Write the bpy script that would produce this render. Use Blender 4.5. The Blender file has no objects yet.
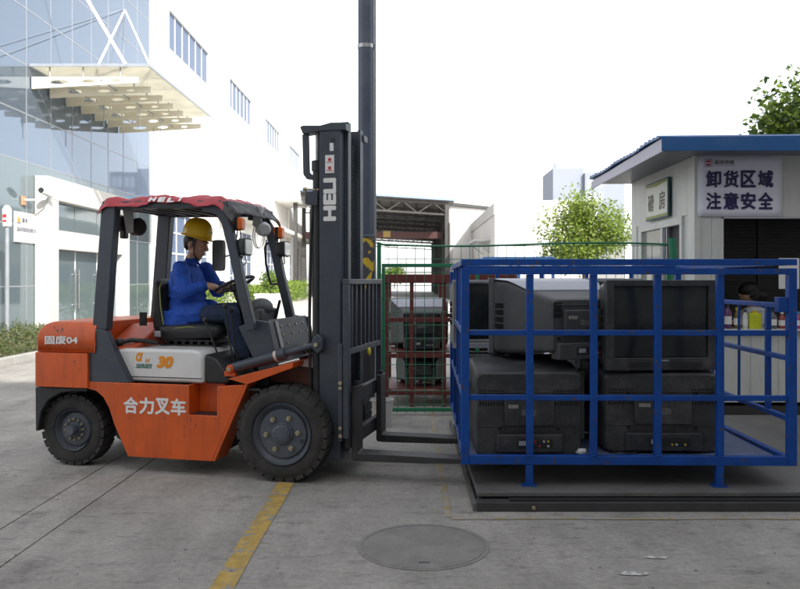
import bpy, bmesh, math, random
from mathutils import Vector, Matrix, Euler
random.seed(7)
R = math.radians
S = bpy.context.scene
COL = S.collection

# ------------------------------------------------------------------ camera
F, VX, VY, EYE = 755.0, 410.0, 280.0, 1.485        # focal length, vanishing point (photo pixels), eye height
cam = bpy.data.cameras.new('camera'); cam.sensor_width = 36; cam.lens = F/800*36
cam.shift_x = (400-VX)/800; cam.shift_y = (VY-294.5)/800
cam.clip_end = 5000; cam.dof.use_dof = True; cam.dof.focus_distance = 5.6; cam.dof.aperture_fstop = 4.0
co = bpy.data.objects.new('camera', cam); COL.objects.link(co)
co.location = (0, 0, EYE); co.rotation_euler = (R(90), 0, 0); S.camera = co

# ------------------------------------------------------------------ sky, sun, exposure
SUN = Vector((0.42, -0.70, 0.56)).normalized()
w = bpy.data.worlds.new('World'); S.world = w; w.use_nodes = True
nt = w.node_tree; bg = nt.nodes['Background']
sky = nt.nodes.new('ShaderNodeTexSky'); sky.sky_type = 'NISHITA'; sky.sun_disc = False
sky.sun_elevation = math.asin(SUN.z); sky.sun_rotation = math.atan2(SUN.x, SUN.y)
sky.air_density = 1.0; sky.dust_density = 2.0; sky.ozone_density = 1.0
hsv = nt.nodes.new('ShaderNodeHueSaturation'); hsv.inputs['Saturation'].default_value = .20   # hazy, nearly white sky
nt.links.new(sky.outputs[0], hsv.inputs['Color']); nt.links.new(hsv.outputs[0], bg.inputs[0]); bg.inputs[1].default_value = 0.15
sl = bpy.data.lights.new('sun', 'SUN'); sl.energy = 2.4; sl.angle = R(0.6); sl.color = (1, .95, .87)
so = bpy.data.objects.new('sun', sl); COL.objects.link(so)
so.rotation_euler = (-SUN).to_track_quat('-Z', 'Y').to_euler(); so.location = (10, -20, 30)
vs = S.view_settings; vs.view_transform = 'Standard'; vs.look = 'None'; vs.gamma = 1; vs.exposure = 1.62
S.cycles.max_bounces = 8; S.cycles.transparent_max_bounces = 12

# ------------------------------------------------------------------ materials
MATS = {}
def mat(name, col, rough=.55, metal=0.0, var=.12, scale=5.0, bump=0.0, bscale=60.0, spec=.5, dust=0.0, dustcol=(.35,.32,.28), coat=0.0, transl=0.0, stretch=None, chips=None, streak=0.0, chipscale=22.0, chipt=.665):
    if name in MATS: return MATS[name]
    m = bpy.data.materials.new(name); m.use_nodes = True; n = m.node_tree; L = n.links
    b = n.nodes['Principled BSDF']
    tc = n.nodes.new('ShaderNodeTexCoord'); src = tc.outputs['Object']
    if stretch:
        mp = n.nodes.new('ShaderNodeMapping'); mp.inputs['Scale'].default_value = stretch
        L.new(src, mp.inputs[0]); src = mp.outputs[0]
    nz = n.nodes.new('ShaderNodeTexNoise'); nz.inputs['Scale'].default_value = scale; nz.inputs['Detail'].default_value = 8; nz.inputs['Roughness'].default_value = .65
    L.new(src, nz.inputs['Vector'])
    mr = n.nodes.new('ShaderNodeMapRange'); mr.inputs[1].default_value = .3; mr.inputs[2].default_value = .7
    mr.inputs[3].default_value = 1-var; mr.inputs[4].default_value = 1+var
    L.new(nz.outputs[0], mr.inputs[0])
    mx = n.nodes.new('ShaderNodeMix'); mx.data_type = 'RGBA'; mx.blend_type = 'MULTIPLY'; mx.inputs[0].default_value = 1
    mx.inputs[6].default_value = (*col, 1); L.new(mr.outputs[0], mx.inputs[7])
    out = mx.outputs[2]
    if dust > 0:
        n2 = n.nodes.new('ShaderNodeTexNoise'); n2.inputs['Scale'].default_value = scale*.55; n2.inputs['Detail'].default_value = 10; n2.inputs['Roughness'].default_value = .75
        L.new(src, n2.inputs['Vector'])
        r2 = n.nodes.new('ShaderNodeMapRange'); r2.inputs[1].default_value = .48; r2.inputs[2].default_value = .75; r2.inputs[3].default_value = 0; r2.inputs[4].default_value = dust
        L.new(n2.outputs[0], r2.inputs[0])
        m2 = n.nodes.new('ShaderNodeMix'); m2.data_type = 'RGBA'; L.new(r2.outputs[0], m2.inputs[0]); L.new(out, m2.inputs[6]); m2.inputs[7].default_value = (*dustcol, 1)
        out = m2.outputs[2]
    if streak:                                                  # run-down dirt and rub marks
        mp2 = n.nodes.new('ShaderNodeMapping'); mp2.inputs['Scale'].default_value = (9,9,1.1); L.new(tc.outputs['Object'], mp2.inputs[0])
        n4 = n.nodes.new('ShaderNodeTexNoise'); n4.inputs['Scale'].default_value = 1.6; n4.inputs['Detail'].default_value = 9; n4.inputs['Roughness'].default_value = .7; L.new(mp2.outputs[0], n4.inputs['Vector'])
        r4 = n.nodes.new('ShaderNodeMapRange'); r4.inputs[1].default_value = .5; r4.inputs[2].default_value = .72; r4.inputs[4].default_value = streak; L.new(n4.outputs[0], r4.inputs[0])
        m4 = n.nodes.new('ShaderNodeMix'); m4.data_type = 'RGBA'; L.new(r4.outputs[0], m4.inputs[0]); L.new(out, m4.inputs[6]); m4.inputs[7].default_value = (col[0]*.35+.02, col[1]*.35+.018, col[2]*.35+.015, 1); out = m4.outputs[2]
    if chips:                                                   # chipped paint showing what lies under it
        n5 = n.nodes.new('ShaderNodeTexNoise'); n5.inputs['Scale'].default_value = chipscale; n5.inputs['Detail'].default_value = 9; n5.inputs['Roughness'].default_value = .62; L.new(tc.outputs['Object'], n5.inputs['Vector'])
        r5 = n.nodes.new('ShaderNodeMapRange'); r5.inputs[1].default_value = chipt; r5.inputs[2].default_value = chipt+.02; L.new(n5.outputs[0], r5.inputs[0])
        m5 = n.nodes.new('ShaderNodeMix'); m5.data_type = 'RGBA'; L.new(r5.outputs[0], m5.inputs[0]); L.new(out, m5.inputs[6]); m5.inputs[7].default_value = (*chips, 1); out = m5.outputs[2]
    L.new(out, b.inputs['Base Color'])
    rr = n.nodes.new('ShaderNodeMapRange'); rr.inputs[3].default_value = max(0, rough-.1); rr.inputs[4].default_value = min(1, rough+.12)
    L.new(nz.outputs[0], rr.inputs[0]); L.new(rr.outputs[0], b.inputs['Roughness'])
    b.inputs['Metallic'].default_value = metal; b.inputs['Specular IOR Level'].default_value = spec
    if coat: b.inputs['Coat Weight'].default_value = coat; b.inputs['Coat Roughness'].default_value = .12
    if bump > 0:
        n3 = n.nodes.new('ShaderNodeTexNoise'); n3.inputs['Scale'].default_value = bscale; n3.inputs['Detail'].default_value = 6
        L.new(src, n3.inputs['Vector'])
        bp = n.nodes.new('ShaderNodeBump'); bp.inputs['Strength'].default_value = bump; bp.inputs['Distance'].default_value = .01
        L.new(n3.outputs[0], bp.inputs['Height']); L.new(bp.outputs[0], b.inputs['Normal'])
    if transl > 0:
        t = n.nodes.new('ShaderNodeBsdfTranslucent'); L.new(out, t.inputs[0]); ms = n.nodes.new('ShaderNodeMixShader'); ms.inputs[0].default_value = transl
        o = n.nodes['Material Output']; L.new(b.outputs[0], ms.inputs[1]); L.new(t.outputs[0], ms.inputs[2]); L.new(ms.outputs[0], o.inputs[0])
    MATS[name] = m; return m
def glass(name, col, rough=.03, alpha=1.0, metal=.0, spec=.5, trans=0.0):
    m = bpy.data.materials.new(name); m.use_nodes = True; b = m.node_tree.nodes['Principled BSDF']
    b.inputs['Base Color'].default_value = (*col, 1); b.inputs['Roughness'].default_value = rough; b.inputs['Metallic'].default_value = metal
    b.inputs['Specular IOR Level'].default_value = spec; b.inputs['Alpha'].default_value = alpha; b.inputs['Transmission Weight'].default_value = trans
    MATS[name] = m; return m

def concrete(name, col, grooves=0.0, stain=.35):
    m = bpy.data.materials.new(name); m.use_nodes = True; n = m.node_tree; L = n.links; b = n.nodes['Principled BSDF']
    geo = n.nodes.new('ShaderNodeNewGeometry'); P = geo.outputs['Position']
    def noise(sc, det=8, ro=.6, vec=None, stretch=None):
        z = n.nodes.new('ShaderNodeTexNoise'); z.inputs['Scale'].default_value = sc; z.inputs['Detail'].default_value = det; z.inputs['Roughness'].default_value = ro
        v = P
        if stretch:
            mp = n.nodes.new('ShaderNodeMapping'); mp.inputs['Scale'].default_value = stretch[:3]; mp.inputs['Rotation'].default_value = (0,0,stretch[3]); L.new(P, mp.inputs[0]); v = mp.outputs[0]
        L.new(v, z.inputs['Vector']); return z.outputs[0]
    def rng(s, a, c, lo, hi):
        r = n.nodes.new('ShaderNodeMapRange'); r.inputs[1].default_value = a; r.inputs[2].default_value = c; r.inputs[3].default_value = lo; r.inputs[4].default_value = hi; L.new(s, r.inputs[0]); return r.outputs[0]
    def mul(a, c):
        k = n.nodes.new('ShaderNodeMath'); k.operation = 'MULTIPLY'; L.new(a, k.inputs[0]); L.new(c, k.inputs[1]); return k.outputs[0]
    v = rng(noise(.55, 10, .62), .3, .7, 1-stain*.75, 1+stain*.5)                      # broad stains
    v = mul(v, rng(noise(2.6, 10, .7, stretch=(1, .35, 1, .5)), .38, .64, 1.08, 1-stain*.62))   # traffic streaks
    v = mul(v, rng(noise(2.2, 9, .75), .55, .68, 1.0, .62))                             # dark spots of oil
    v = mul(v, rng(noise(7, 9, .8, stretch=(.5, 1.6, 1, -.35)), .53, .63, 1.0, .66))      # rubber scuffs
    v = mul(v, rng(noise(30, 6, .75), .3, .7, .78, 1.22))                                # grit
    v = mul(v, rng(noise(9, 8, .8), .60, .74, 1.0, .72))
    mx = n.nodes.new('ShaderNodeMix'); mx.data_type = 'RGBA'; mx.blend_type = 'MULTIPLY'; mx.inputs[0].default_value = 1; mx.inputs[6].default_value = (*col, 1); L.new(v, mx.inputs[7])
    L.new(mx.outputs[2], b.inputs['Base Color']); L.new(rng(noise(1.2), .3, .7, .62, .9), b.inputs['Roughness']); b.inputs['Specular IOR Level'].default_value = .35
    h = noise(70, 6, .7)
    if grooves:
        wv = n.nodes.new('ShaderNodeTexWave'); wv.wave_type = 'BANDS'; wv.bands_direction = 'Y'; wv.inputs['Scale'].default_value = 11.5; wv.inputs['Distortion'].default_value = 1.4; wv.inputs['Detail'].default_value = 3; wv.inputs['Detail Scale'].default_value = 1.2
        L.new(P, wv.inputs['Vector'])
        g = mul(wv.outputs['Fac'], rng(noise(.8, 4), .40, .58, .1, 1.0)); v2 = rng(g, 0, 1, 1.0, .86)
        m3 = n.nodes.new('ShaderNodeMix'); m3.data_type = 'RGBA'; m3.blend_type = 'MULTIPLY'; m3.inputs[0].default_value = 1; L.new(mx.outputs[2], m3.inputs[6]); L.new(v2, m3.inputs[7]); L.new(m3.outputs[2], b.inputs['Base Color'])
        a = n.nodes.new('ShaderNodeMath'); a.operation = 'MULTIPLY_ADD'; L.new(g, a.inputs[0]); a.inputs[1].default_value = grooves; L.new(h, a.inputs[2]); h = a.outputs[0]
    bp = n.nodes.new('ShaderNodeBump'); bp.inputs['Strength'].default_value = .5; bp.inputs['Distance'].default_value = .004; L.new(h, bp.inputs['Height']); L.new(bp.outputs[0], b.inputs['Normal'])
    MATS[name] = m; return m

ORANGE = mat('orange_paint', (.62,.092,.008), .40, var=.14, scale=3.2, dust=.35, dustcol=(.34,.075,.02), coat=.15, chips=(.16,.05,.025), streak=.45, chipscale=16, chipt=.66)
GREY = mat('dark_grey_paint', (.046,.056,.074), .42, var=.15, scale=6, dust=.22, dustcol=(.11,.105,.10), chips=(.13,.10,.08), chipscale=26, chipt=.67)
GREYD = mat('black_grease_steel', (.022,.023,.026), .5, var=.3, scale=9, dust=.25, dustcol=(.08,.07,.06))
HOODW = mat('hood_white_paint', (.68,.68,.67), .35, var=.05, scale=4, dust=.25, dustcol=(.42,.40,.37), coat=.3, streak=.25, chips=(.2,.17,.14), chipt=.69)
BLACKP = mat('black_plastic', (.018,.019,.02), .45, var=.2, scale=10)
VINYL = mat('black_vinyl', (.02,.021,.023), .5, var=.2, scale=12, bump=.2, bscale=90)
RUBBER = mat('tyre_rubber', (.026,.025,.024), .82, var=.25, scale=7, dust=.55, dustcol=(.085,.076,.066), bump=.3, bscale=50)
RIM = mat('rim_paint', (.07,.082,.105), .5, var=.2, scale=9, dust=.4, dustcol=(.13,.12,.11))
BOLT = mat('zinc_bolts', (.42,.36,.24), .45, .7, var=.25, scale=40)
STEEL = mat('bare_steel', (.36,.36,.37), .35, .9, var=.2, scale=12)
FORKS = mat('worn_fork_steel', (.05,.05,.053), .45, .5, var=.4, scale=7, dust=.3, dustcol=(.12,.10,.085))
WHITE = mat('white_lettering', (.74,.74,.72), .6, var=.05, scale=9)
YELLOWT = mat('orange_lettering', (.75,.27,.01), .5, var=.05)
GREENT = mat('green_lettering', (.03,.16,.11), .5, var=.05)
REDT = mat('red_tarpaulin', (.40,.030,.045), .45, var=.2, scale=8, dust=.3, dustcol=(.45,.20,.2), bump=.6, bscale=14)
BLKT = mat('black_tarpaulin', (.035,.035,.036), .5, var=.3, scale=10, bump=.6, bscale=18)
AMBER = mat('amber_plastic', (.75,.14,.015), .25, var=.1, scale=10)
LENS = mat('lamp_glass', (.55,.57,.58), .12, .3, var=.2, scale=60)
CLOTH = mat('blue_work_shirt', (.014,.080,.44), .8, var=.22, scale=14, bump=.9, bscale=16)
JEANS = mat('navy_trousers', (.022,.038,.085), .85, var=.22, scale=16, bump=.5, bscale=25)
SKIN = mat('skin', (.50,.29,.20), .5, var=.08, scale=18)
HAIR = mat('black_hair', (.012,.011,.011), .5, var=.3, scale=40, bump=.5, bscale=90)
HATY = mat('yellow_hard_hat', (.93,.58,.015), .35, var=.06, scale=12, dust=.2, dustcol=(.45,.28,.05), coat=.2)
BLUE = mat('blue_cage_paint', (.0015,.055,.285), .45, var=.2, scale=6, spec=.35, dust=.15, dustcol=(.02,.06,.16), chips=(.075,.05,.04), chipscale=24, chipt=.615, bump=.15, bscale=30)
BLUESH = mat('blue_floor_sheet', (.085,.115,.21), .6, var=.25, scale=6, dust=.5, dustcol=(.16,.16,.17))
TVB = mat('tv_black_plastic', (.034,.035,.037), .5, var=.2, scale=9, dust=.75, dustcol=(.125,.12,.113))
TVD = mat('tv_charcoal_plastic', (.058,.060,.062), .55, var=.12, scale=7, dust=.4, dustcol=(.14,.135,.13))
TVS = mat('tv_silver_plastic', (.34,.35,.40), .45, .1, var=.1, scale=7, dust=.35, dustcol=(.25,.24,.24))
TVG = mat('tv_grey_plastic', (.20,.205,.20), .6, var=.12, scale=7, dust=.4, dustcol=(.16,.15,.14))
SCREEN = mat('crt_glass', (.014,.018,.020), .22, var=.1, scale=5, dust=.6, dustcol=(.05,.052,.052))
REDR = mat('red_oxide_steel', (.115,.020,.018), .55, var=.2, scale=8, dust=.3, dustcol=(.12,.05,.04))
GREEN = mat('green_fence_paint', (.012,.17,.085), .5, var=.15, scale=9)
POLEP = mat('pole_grey_paint', (.055,.07,.105), .4, var=.15, scale=4, dust=.15, streak=.3)
PANELW = mat('sandwich_panel_white', (.60,.61,.58), .5, var=.05, scale=2, dust=.3, dustcol=(.42,.40,.36), streak=.22)
ROOFB = mat('roof_blue_sheet', (.012,.095,.28), .45, var=.10, scale=3, dust=.1)
ROOFUN = mat('roof_edge_grey', (.42,.42,.44), .5, var=.08, scale=4)
DARKIN = mat('dark_interior', (.055,.055,.057), .7, var=.25, scale=4)
SIGNW = mat('sign_white', (.80,.80,.90), .55, var=.03, scale=3)
INK = mat('sign_dark_ink', (.014,.010,.085), .5, var=.05)
REDI = mat('sign_red_ink', (.5,.03,.03), .5, var=.05)
WALLW = mat('white_wall_render', (.80,.79,.77), .75, var=.04, scale=.6, dust=.1, dustcol=(.7,.68,.64))
WALLC = mat('cream_stone', (.72,.69,.62), .7, var=.06, scale=1.5)
FGLASS = glass('facade_glass', (.165,.21,.275), .03, metal=.57)
FGLASS2 = glass('facade_glass_pale', (.17,.215,.235), .05, metal=.45)
WGLASS = glass('window_glass', (.11,.145,.22), .35, metal=.0, spec=.06)
MULL = mat('mullion_aluminium', (.30,.32,.35), .4, .4, var=.1)
CANG = mat('canopy_panel', (.72,.70,.62), .4, var=.1, scale=2, transl=.65)
CANB = mat('canopy_beam_paint', (.72,.67,.54), .5, var=.06, scale=2)
LEAFA = mat('leaf_fresh', (.17,.25,.030), .55, var=.35, scale=3, transl=.4)
LEAFB = mat('leaf_dark', (.060,.11,.022), .5, var=.4, scale=3, transl=.35)
LEAFP = mat('leaf_pale', (.24,.30,.075), .55, var=.35, scale=3, transl=.4)
LEAFE = mat('leaf_yellowing', (.20,.17,.035), .55, var=.4, scale=3, transl=.35)
LEAFC = mat('leaf_hedge', (.20,.28,.035), .55, var=.35, scale=4, transl=.35)
LEAFD = mat('leaf_dry', (.11,.115,.05), .6, var=.4, scale=5, transl=.3)
BARK = mat('bark', (.10,.075,.05), .85, var=.3, scale=14, bump=.8, bscale=30)
YLINE = mat('yellow_road_paint', (.40,.265,.06), .7, var=.30, scale=14, chips=(.24,.225,.195), chipscale=11, chipt=.56, dust=.9, dustcol=(.22,.20,.16))
YFAINT = mat('worn_yellow_paint', (.33,.25,.12), .75, var=.25, scale=14, dust=1.0, dustcol=(.30,.28,.25), chips=(.29,.275,.25), chipscale=14, chipt=.50)
IRON = mat('cast_iron_cover', (.19,.182,.17), .75, 0, var=.2, scale=6, dust=.7, dustcol=(.25,.236,.215), bump=.6, bscale=60)
SCALED = mat('weighbridge_edge', (.04,.04,.042), .6, var=.3, scale=6, dust=.4, dustcol=(.10,.09,.08))
SCALEP = mat('weighbridge_plate', (.12,.117,.112), .6, .1, var=.25, scale=2.5, dust=.5, dustcol=(.18,.17,.155), bump=.3, bscale=40)
BUCK = mat('bucket_plastic', (.46,.46,.44), .5, var=.12, scale=12, dust=.6, dustcol=(.25,.23,.20))
PAPER = mat('paper', (.72,.72,.72), .8, var=.04)
TRIMD = mat('shed_dark_steel', (.036,.034,.033), .6, var=.25, scale=1.2)
FARB = mat('far_building_panel', (.17,.19,.235), .7, var=.05, scale=.3)
KERBM = mat('kerb_stone', (.33,.32,.30), .8, var=.15, scale=5, bump=.3)
SOIL = mat('soil', (.09,.07,.045), .9, var=.3, scale=6, bump=.5)
BRICKW = mat('white_glazed_tile', (.66,.61,.54), .5, var=.08, scale=3)
CONC = concrete('yard_concrete', (.335,.318,.291), grooves=1.4)
CONCF = concrete('far_concrete', (.40,.39,.37), grooves=0, stain=.2)
def peel(name, a, b_, sc):
    m = bpy.data.materials.new(name); m.use_nodes = True; n = m.node_tree; L = n.links; b = n.nodes['Principled BSDF']
    tc = n.nodes.new('ShaderNodeTexCoord'); z = n.nodes.new('ShaderNodeTexNoise'); z.inputs['Scale'].default_value = sc; z.inputs['Detail'].default_value = 5; z.inputs['Distortion'].default_value = 1.2
    L.new(tc.outputs['Object'], z.inputs['Vector']); r = n.nodes.new('ShaderNodeValToRGB'); r.color_ramp.elements[0].position = .49; r.color_ramp.elements[1].position = .52
    r.color_ramp.elements[0].color = (*a, 1); r.color_ramp.elements[1].color = (*b_, 1); L.new(z.outputs[0], r.inputs[0]); L.new(r.outputs[0], b.inputs['Base Color']); b.inputs['Roughness'].default_value = .55
    MATS[name] = m; return m
PEEL = peel('peeling_hazard_paint', (.05,.055,.07), (.55,.38,.02), 7.5)

# ------------------------------------------------------------------ mesh builder
def tag(o, label=None, cat=None, group=None, kind=None):
    if label: o['label'] = label
    if cat: o['category'] = cat
    if group: o['group'] = group
    if kind: o['kind'] = kind
    return o
def empty(name, loc=(0,0,0), rz=0.0, label=None, cat=None, group=None):
    o = bpy.data.objects.new(name, None); COL.objects.link(o); o.location = loc; o.rotation_euler = (0,0,rz); o.empty_display_size = .2
    return tag(o, label, cat, group)
def frame_of(d):
    d = Vector(d).normalized(); u = Vector((0,0,1)) if abs(d.z) < .95 else Vector((1,0,0))
    a = d.cross(u).normalized(); return a, a.cross(d).normalized(), d
class MB:
    def __init__(s): s.v = []; s.f = []; s.m = []
    def add(s, vs, fs, mi=0):
        o = len(s.v); s.v += [tuple(x) for x in vs]; s.f += [tuple(i+o for i in f) for f in fs]; s.m += [mi]*len(fs); return s
    def box(s, x0, x1, y0, y1, z0, z1, M=None, mi=0):
        v = [Vector((x,y,z)) for z in (z0,z1) for y in (y0,y1) for x in (x0,x1)]
        if M: v = [M @ p for p in v]
        return s.add(v, [(0,2,3,1),(4,5,7,6),(0,1,5,4),(2,6,7,3),(0,4,6,2),(1,3,7,5)], mi)
    def bar(s, p0, p1, wd, ht, up=(0,0,1), mi=0):            # rectangular bar between two points
        p0, p1 = Vector(p0), Vector(p1); d = (p1-p0).normalized(); u = Vector(up)
        if abs(d.dot(u)) > .97: u = Vector((0,1,0))
        a = d.cross(u).normalized(); c = a.cross(d).normalized(); v = []
        for p in (p0, p1):
            for i, j in ((-1,-1),(1,-1),(1,1),(-1,1)): v.append(p + a*i*wd/2 + c*j*ht/2)
        return s.add(v, [(3,2,1,0),(4,5,6,7),(0,1,5,4),(1,2,6,5),(2,3,7,6),(3,0,4,7)], mi)
    def prism(s, poly, y0, y1, ax='y', mi=0):                 # poly in (x,z), extruded along y (or the axis named)
        n = len(poly); f3 = {'y': lambda a,b,t: (a,t,b), 'x': lambda a,b,t: (t,a,b), 'z': lambda a,b,t: (a,b,t)}[ax]
        v = [f3(a,b,y0) for a,b in poly] + [f3(a,b,y1) for a,b in poly]
        return s.add(v, [tuple(range(n)), tuple(range(2*n-1, n-1, -1))] + [(i, i+n, (i+1)%n+n, (i+1)%n) for i in range(n)], mi)
    def cyl(s, p0, p1, r0, r1=None, n=16, mi=0):
        r1 = r0 if r1 is None else r1; p0, p1 = Vector(p0), Vector(p1); a, c, d = frame_of(p1-p0); v = []
        for p, r in ((p0,r0),(p1,r1)):
            for i in range(n): t = 2*math.pi*i/n; v.append(p + a*math.cos(t)*r + c*math.sin(t)*r)
        return s.add(v, [tuple(range(n-1,-1,-1)), tuple(range(n,2*n))] + [(i,(i+1)%n,(i+1)%n+n,i+n) for i in range(n)], mi)
    def tube(s, pts, r, n=8, closed=False, mi=0):
        pts = [Vector(p) for p in pts]; k = len(pts); v = []; prev = None
        rs = r if isinstance(r, (list,tuple)) else [r]*k
        for i, p in enumerate(pts):
            if closed: d = pts[(i+1)%k]-pts[i-1]
            else: d = pts[min(i+1,k-1)]-pts[max(i-1,0)]
            d.normalize()
            if prev is None: a, c, _ = frame_of(d)
            else: a = (prev - d*prev.dot(d)).normalized(); c = a.cross(d).normalized()
            prev = a
            for j in range(n): t = 2*math.pi*j/n; v.append(p + (a*math.cos(t) + c*math.sin(t))*rs[i])
        fs = []
        for i in range(k if closed else k-1):
            for j in range(n): q = (i+1)%k; fs.append((i*n+j, i*n+(j+1)%n, q*n+(j+1)%n, q*n+j))
        if not closed: fs += [tuple(range(n-1,-1,-1)), tuple(range((k-1)*n, k*n))]
        return s.add(v, fs, mi)
    def lathe(s, prof, origin, axis, n=32, mi=0, close=False, caps=True):  # prof: (radius, height along axis)
        o = Vector(origin); a, c, d = frame_of(axis); v = []; k = len(prof)
        for r, h in prof:
            for j in range(n): t = 2*math.pi*j/n; v.append(o + d*h + (a*math.cos(t)+c*math.sin(t))*r)
        fs = [(i*n+j, i*n+(j+1)%n, ((i+1)%k)*n+(j+1)%n, ((i+1)%k)*n+j) for i in range(k if close else k-1) for j in range(n)]
        if not close and caps: fs += [tuple(range(n-1,-1,-1)), tuple(range((k-1)*n, k*n))]
        return s.add(v, fs, mi)
    def ell(s, c, r, M=None, nu=14, nv=10, mi=0):
        c = Vector(c); v = [Vector((0,0,-1))]
        for i in range(1, nv):
            p = -math.pi/2 + math.pi*i/nv
            for j in range(nu): t = 2*math.pi*j/nu; v.append(Vector((math.cos(p)*math.cos(t), math.cos(p)*math.sin(t), math.sin(p))))
        v.append(Vector((0,0,1))); q = []
        for x in v:
            y = Vector((x.x*r[0], x.y*r[1], x.z*r[2]))
            if M: y = M @ y
            q.append(c + y)
        fs = [(0, 1+(j+1)%nu, 1+j) for j in range(nu)]
        for i in range(nv-2): fs += [(1+i*nu+j, 1+i*nu+(j+1)%nu, 1+(i+1)*nu+(j+1)%nu, 1+(i+1)*nu+j) for j in range(nu)]
        e = len(v)-1; b0 = 1+(nv-2)*nu; fs += [(b0+j, b0+(j+1)%nu, e) for j in range(nu)]
        return s.add(q, fs, mi)
    def cap(s, p0, p1, r0, r1=None, n=10, mi=0):              # tapered limb with round ends
        r1 = r0 if r1 is None else r1; p0, p1 = Vector(p0), Vector(p1); d = (p1-p0); l = d.length; d.normalize()
        prof = [(r0*math.cos(t), -r0*math.sin(t)) for t in (1.45,1.0,.5)] + [(r0,0),(r1,l)] + [(r1*math.cos(t), l+r1*math.sin(t)) for t in (.5,1.0,1.45)]
        return s.lathe(prof, p0, d, n, mi)
    def loft(s, secs, n=16, mi=0, sq=2.0):                    # secs: (centre, semi-axis vector, semi-axis vector); sq>2 squarer
        v = []
        for c, a, b in secs:
            c, a, b = Vector(c), Vector(a), Vector(b)
            for j in range(n):
                t = 2*math.pi*j/n; ct, st = math.cos(t), math.sin(t)
                v.append(c + a*(math.copysign(abs(ct)**(2/sq), ct)) + b*(math.copysign(abs(st)**(2/sq), st)))
        k = len(secs); fs = [(i*n+j, i*n+(j+1)%n, (i+1)*n+(j+1)%n, (i+1)*n+j) for i in range(k-1) for j in range(n)]
        return s.add(v, fs + [tuple(range(n-1,-1,-1)), tuple(range((k-1)*n, k*n))], mi)
    def mesh(s, name, smooth=40):
        me = bpy.data.meshes.new(name); me.from_pydata(s.v, [], s.f); me.polygons.foreach_set('material_index', s.m)
        bm = bmesh.new(); bm.from_mesh(me); bmesh.ops.recalc_face_normals(bm, faces=bm.faces); bm.to_mesh(me); bm.free()
        if smooth:
            me.polygons.foreach_set('use_smooth', [True]*len(me.polygons)); me.set_sharp_from_angle(angle=R(smooth))
        return me
    def build(s, name, m, parent=None, bevel=0, smooth=40, seg=2, loc=None, label=None):
        me = s.mesh(name, smooth)
        for x in (m if isinstance(m, (list,tuple)) else [m]): me.materials.append(x)
        o = bpy.data.objects.new(name, me); COL.objects.link(o); o.parent = parent
        if loc: o.location = loc
        if bevel:
            b = o.modifiers.new('bevel', 'BEVEL'); b.width = bevel; b.segments = seg; b.limit_method = 'ANGLE'; b.angle_limit = R(35); b.harden_normals = False
        if label: o['label'] = label
        return o
def inst(src, parent, loc=(0,0,0), rot=(0,0,0), name=None):
    o = src.copy(); COL.objects.link(o); o.parent = parent; o.location = loc; o.rotation_euler = rot
    if name: o.name = name
    return o
def remesh(o, vox, it=4, disp=0, dsize=.1):
    r = o.modifiers.new('remesh', 'REMESH'); r.mode = 'VOXEL'; r.voxel_size = vox; r.use_smooth_shade = True
    if it: k = o.modifiers.new('smooth', 'SMOOTH'); k.iterations = it; k.factor = .5
    if disp:
        t = bpy.data.textures.new('folds', 'CLOUDS'); t.noise_scale = dsize; t.noise_depth = 2
        d = o.modifiers.new('folds', 'DISPLACE'); d.texture = t; d.strength = disp; d.mid_level = .5; d.texture_coords = 'LOCAL'
    return o
def text(body, name, m, parent, origin, ux, uz, wd, ht, thick=.002, bold=0.0, shear=0.0):
    """lettering lying on a surface: fitted to wd x ht with its centre at origin, reading along ux, up along uz"""
    c = bpy.data.curves.new('lettering', 'FONT'); c.body = body; c.size = 1; c.offset = 0; c.shear = shear; c.extrude = .01; c.resolution_u = 3
    o = bpy.data.objects.new('lettering_source', c); COL.objects.link(o)
    dg = bpy.context.evaluated_depsgraph_get(); me = bpy.data.meshes.new_from_object(o.evaluated_get(dg))
    bpy.data.objects.remove(o); bpy.data.curves.remove(c)
    xs = [v.co.x for v in me.vertices]; ys = [v.co.y for v in me.vertices]
    if not xs: return None
    x0, x1, y0, y1 = min(xs), max(xs), min(ys), max(ys); ux, uz = Vector(ux).normalized(), Vector(uz).normalized(); un = ux.cross(uz); og = Vector(origin)
    bt = bold*1.5                                               # bold strokes: copies of the outline set around it, each a hair deeper
    sh_ = [(0,0)] if bold <= 0 else [(0,0)]+[(math.cos(t)*bt, math.sin(t)*bt) for t in [math.pi/4*k for k in range(8)]]
    x0, x1, y0, y1 = x0-bt, x1+bt, y0-bt, y1+bt; n0 = len(me.vertices); vv = []; ff = []
    for ci, (dx, dy) in enumerate(sh_):
        for v in me.vertices:
            a = (v.co.x+dx-(x0+x1)/2)/(x1-x0)*wd; b = (v.co.y+dy-(y0+y1)/2)/(y1-y0)*ht
            vv.append(og + ux*a + uz*b + un*(v.co.z/.01*thick - ci*.00006))
        ff += [tuple(i+ci*n0 for i in p.vertices) for p in me.polygons]
    bpy.data.meshes.remove(me); me = bpy.data.meshes.new(name); me.from_pydata([tuple(v) for v in vv], [], ff)
    me.materials.clear(); me.materials.append(m); me.name = name
    q = bpy.data.objects.new(name, me); COL.objects.link(q); q.parent = parent; return q

def GP(px, py, z=0.0):                                        # photo pixel on a level plane at height z
    Y = F*(EYE-z)/(py-VY); return Vector(((px-VX)*Y/F, Y, z))
def DP(px, py, Y):                                            # photo pixel at a known distance Y
    return Vector(((px-VX)*Y/F, Y, EYE-(py-VY)*Y/F))
def WP(px, py, X):                                            # photo pixel on a wall plane of known X
    Y = X*F/(px-VX); return Vector((X, Y, EYE-(py-VY)*Y/F))

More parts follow.
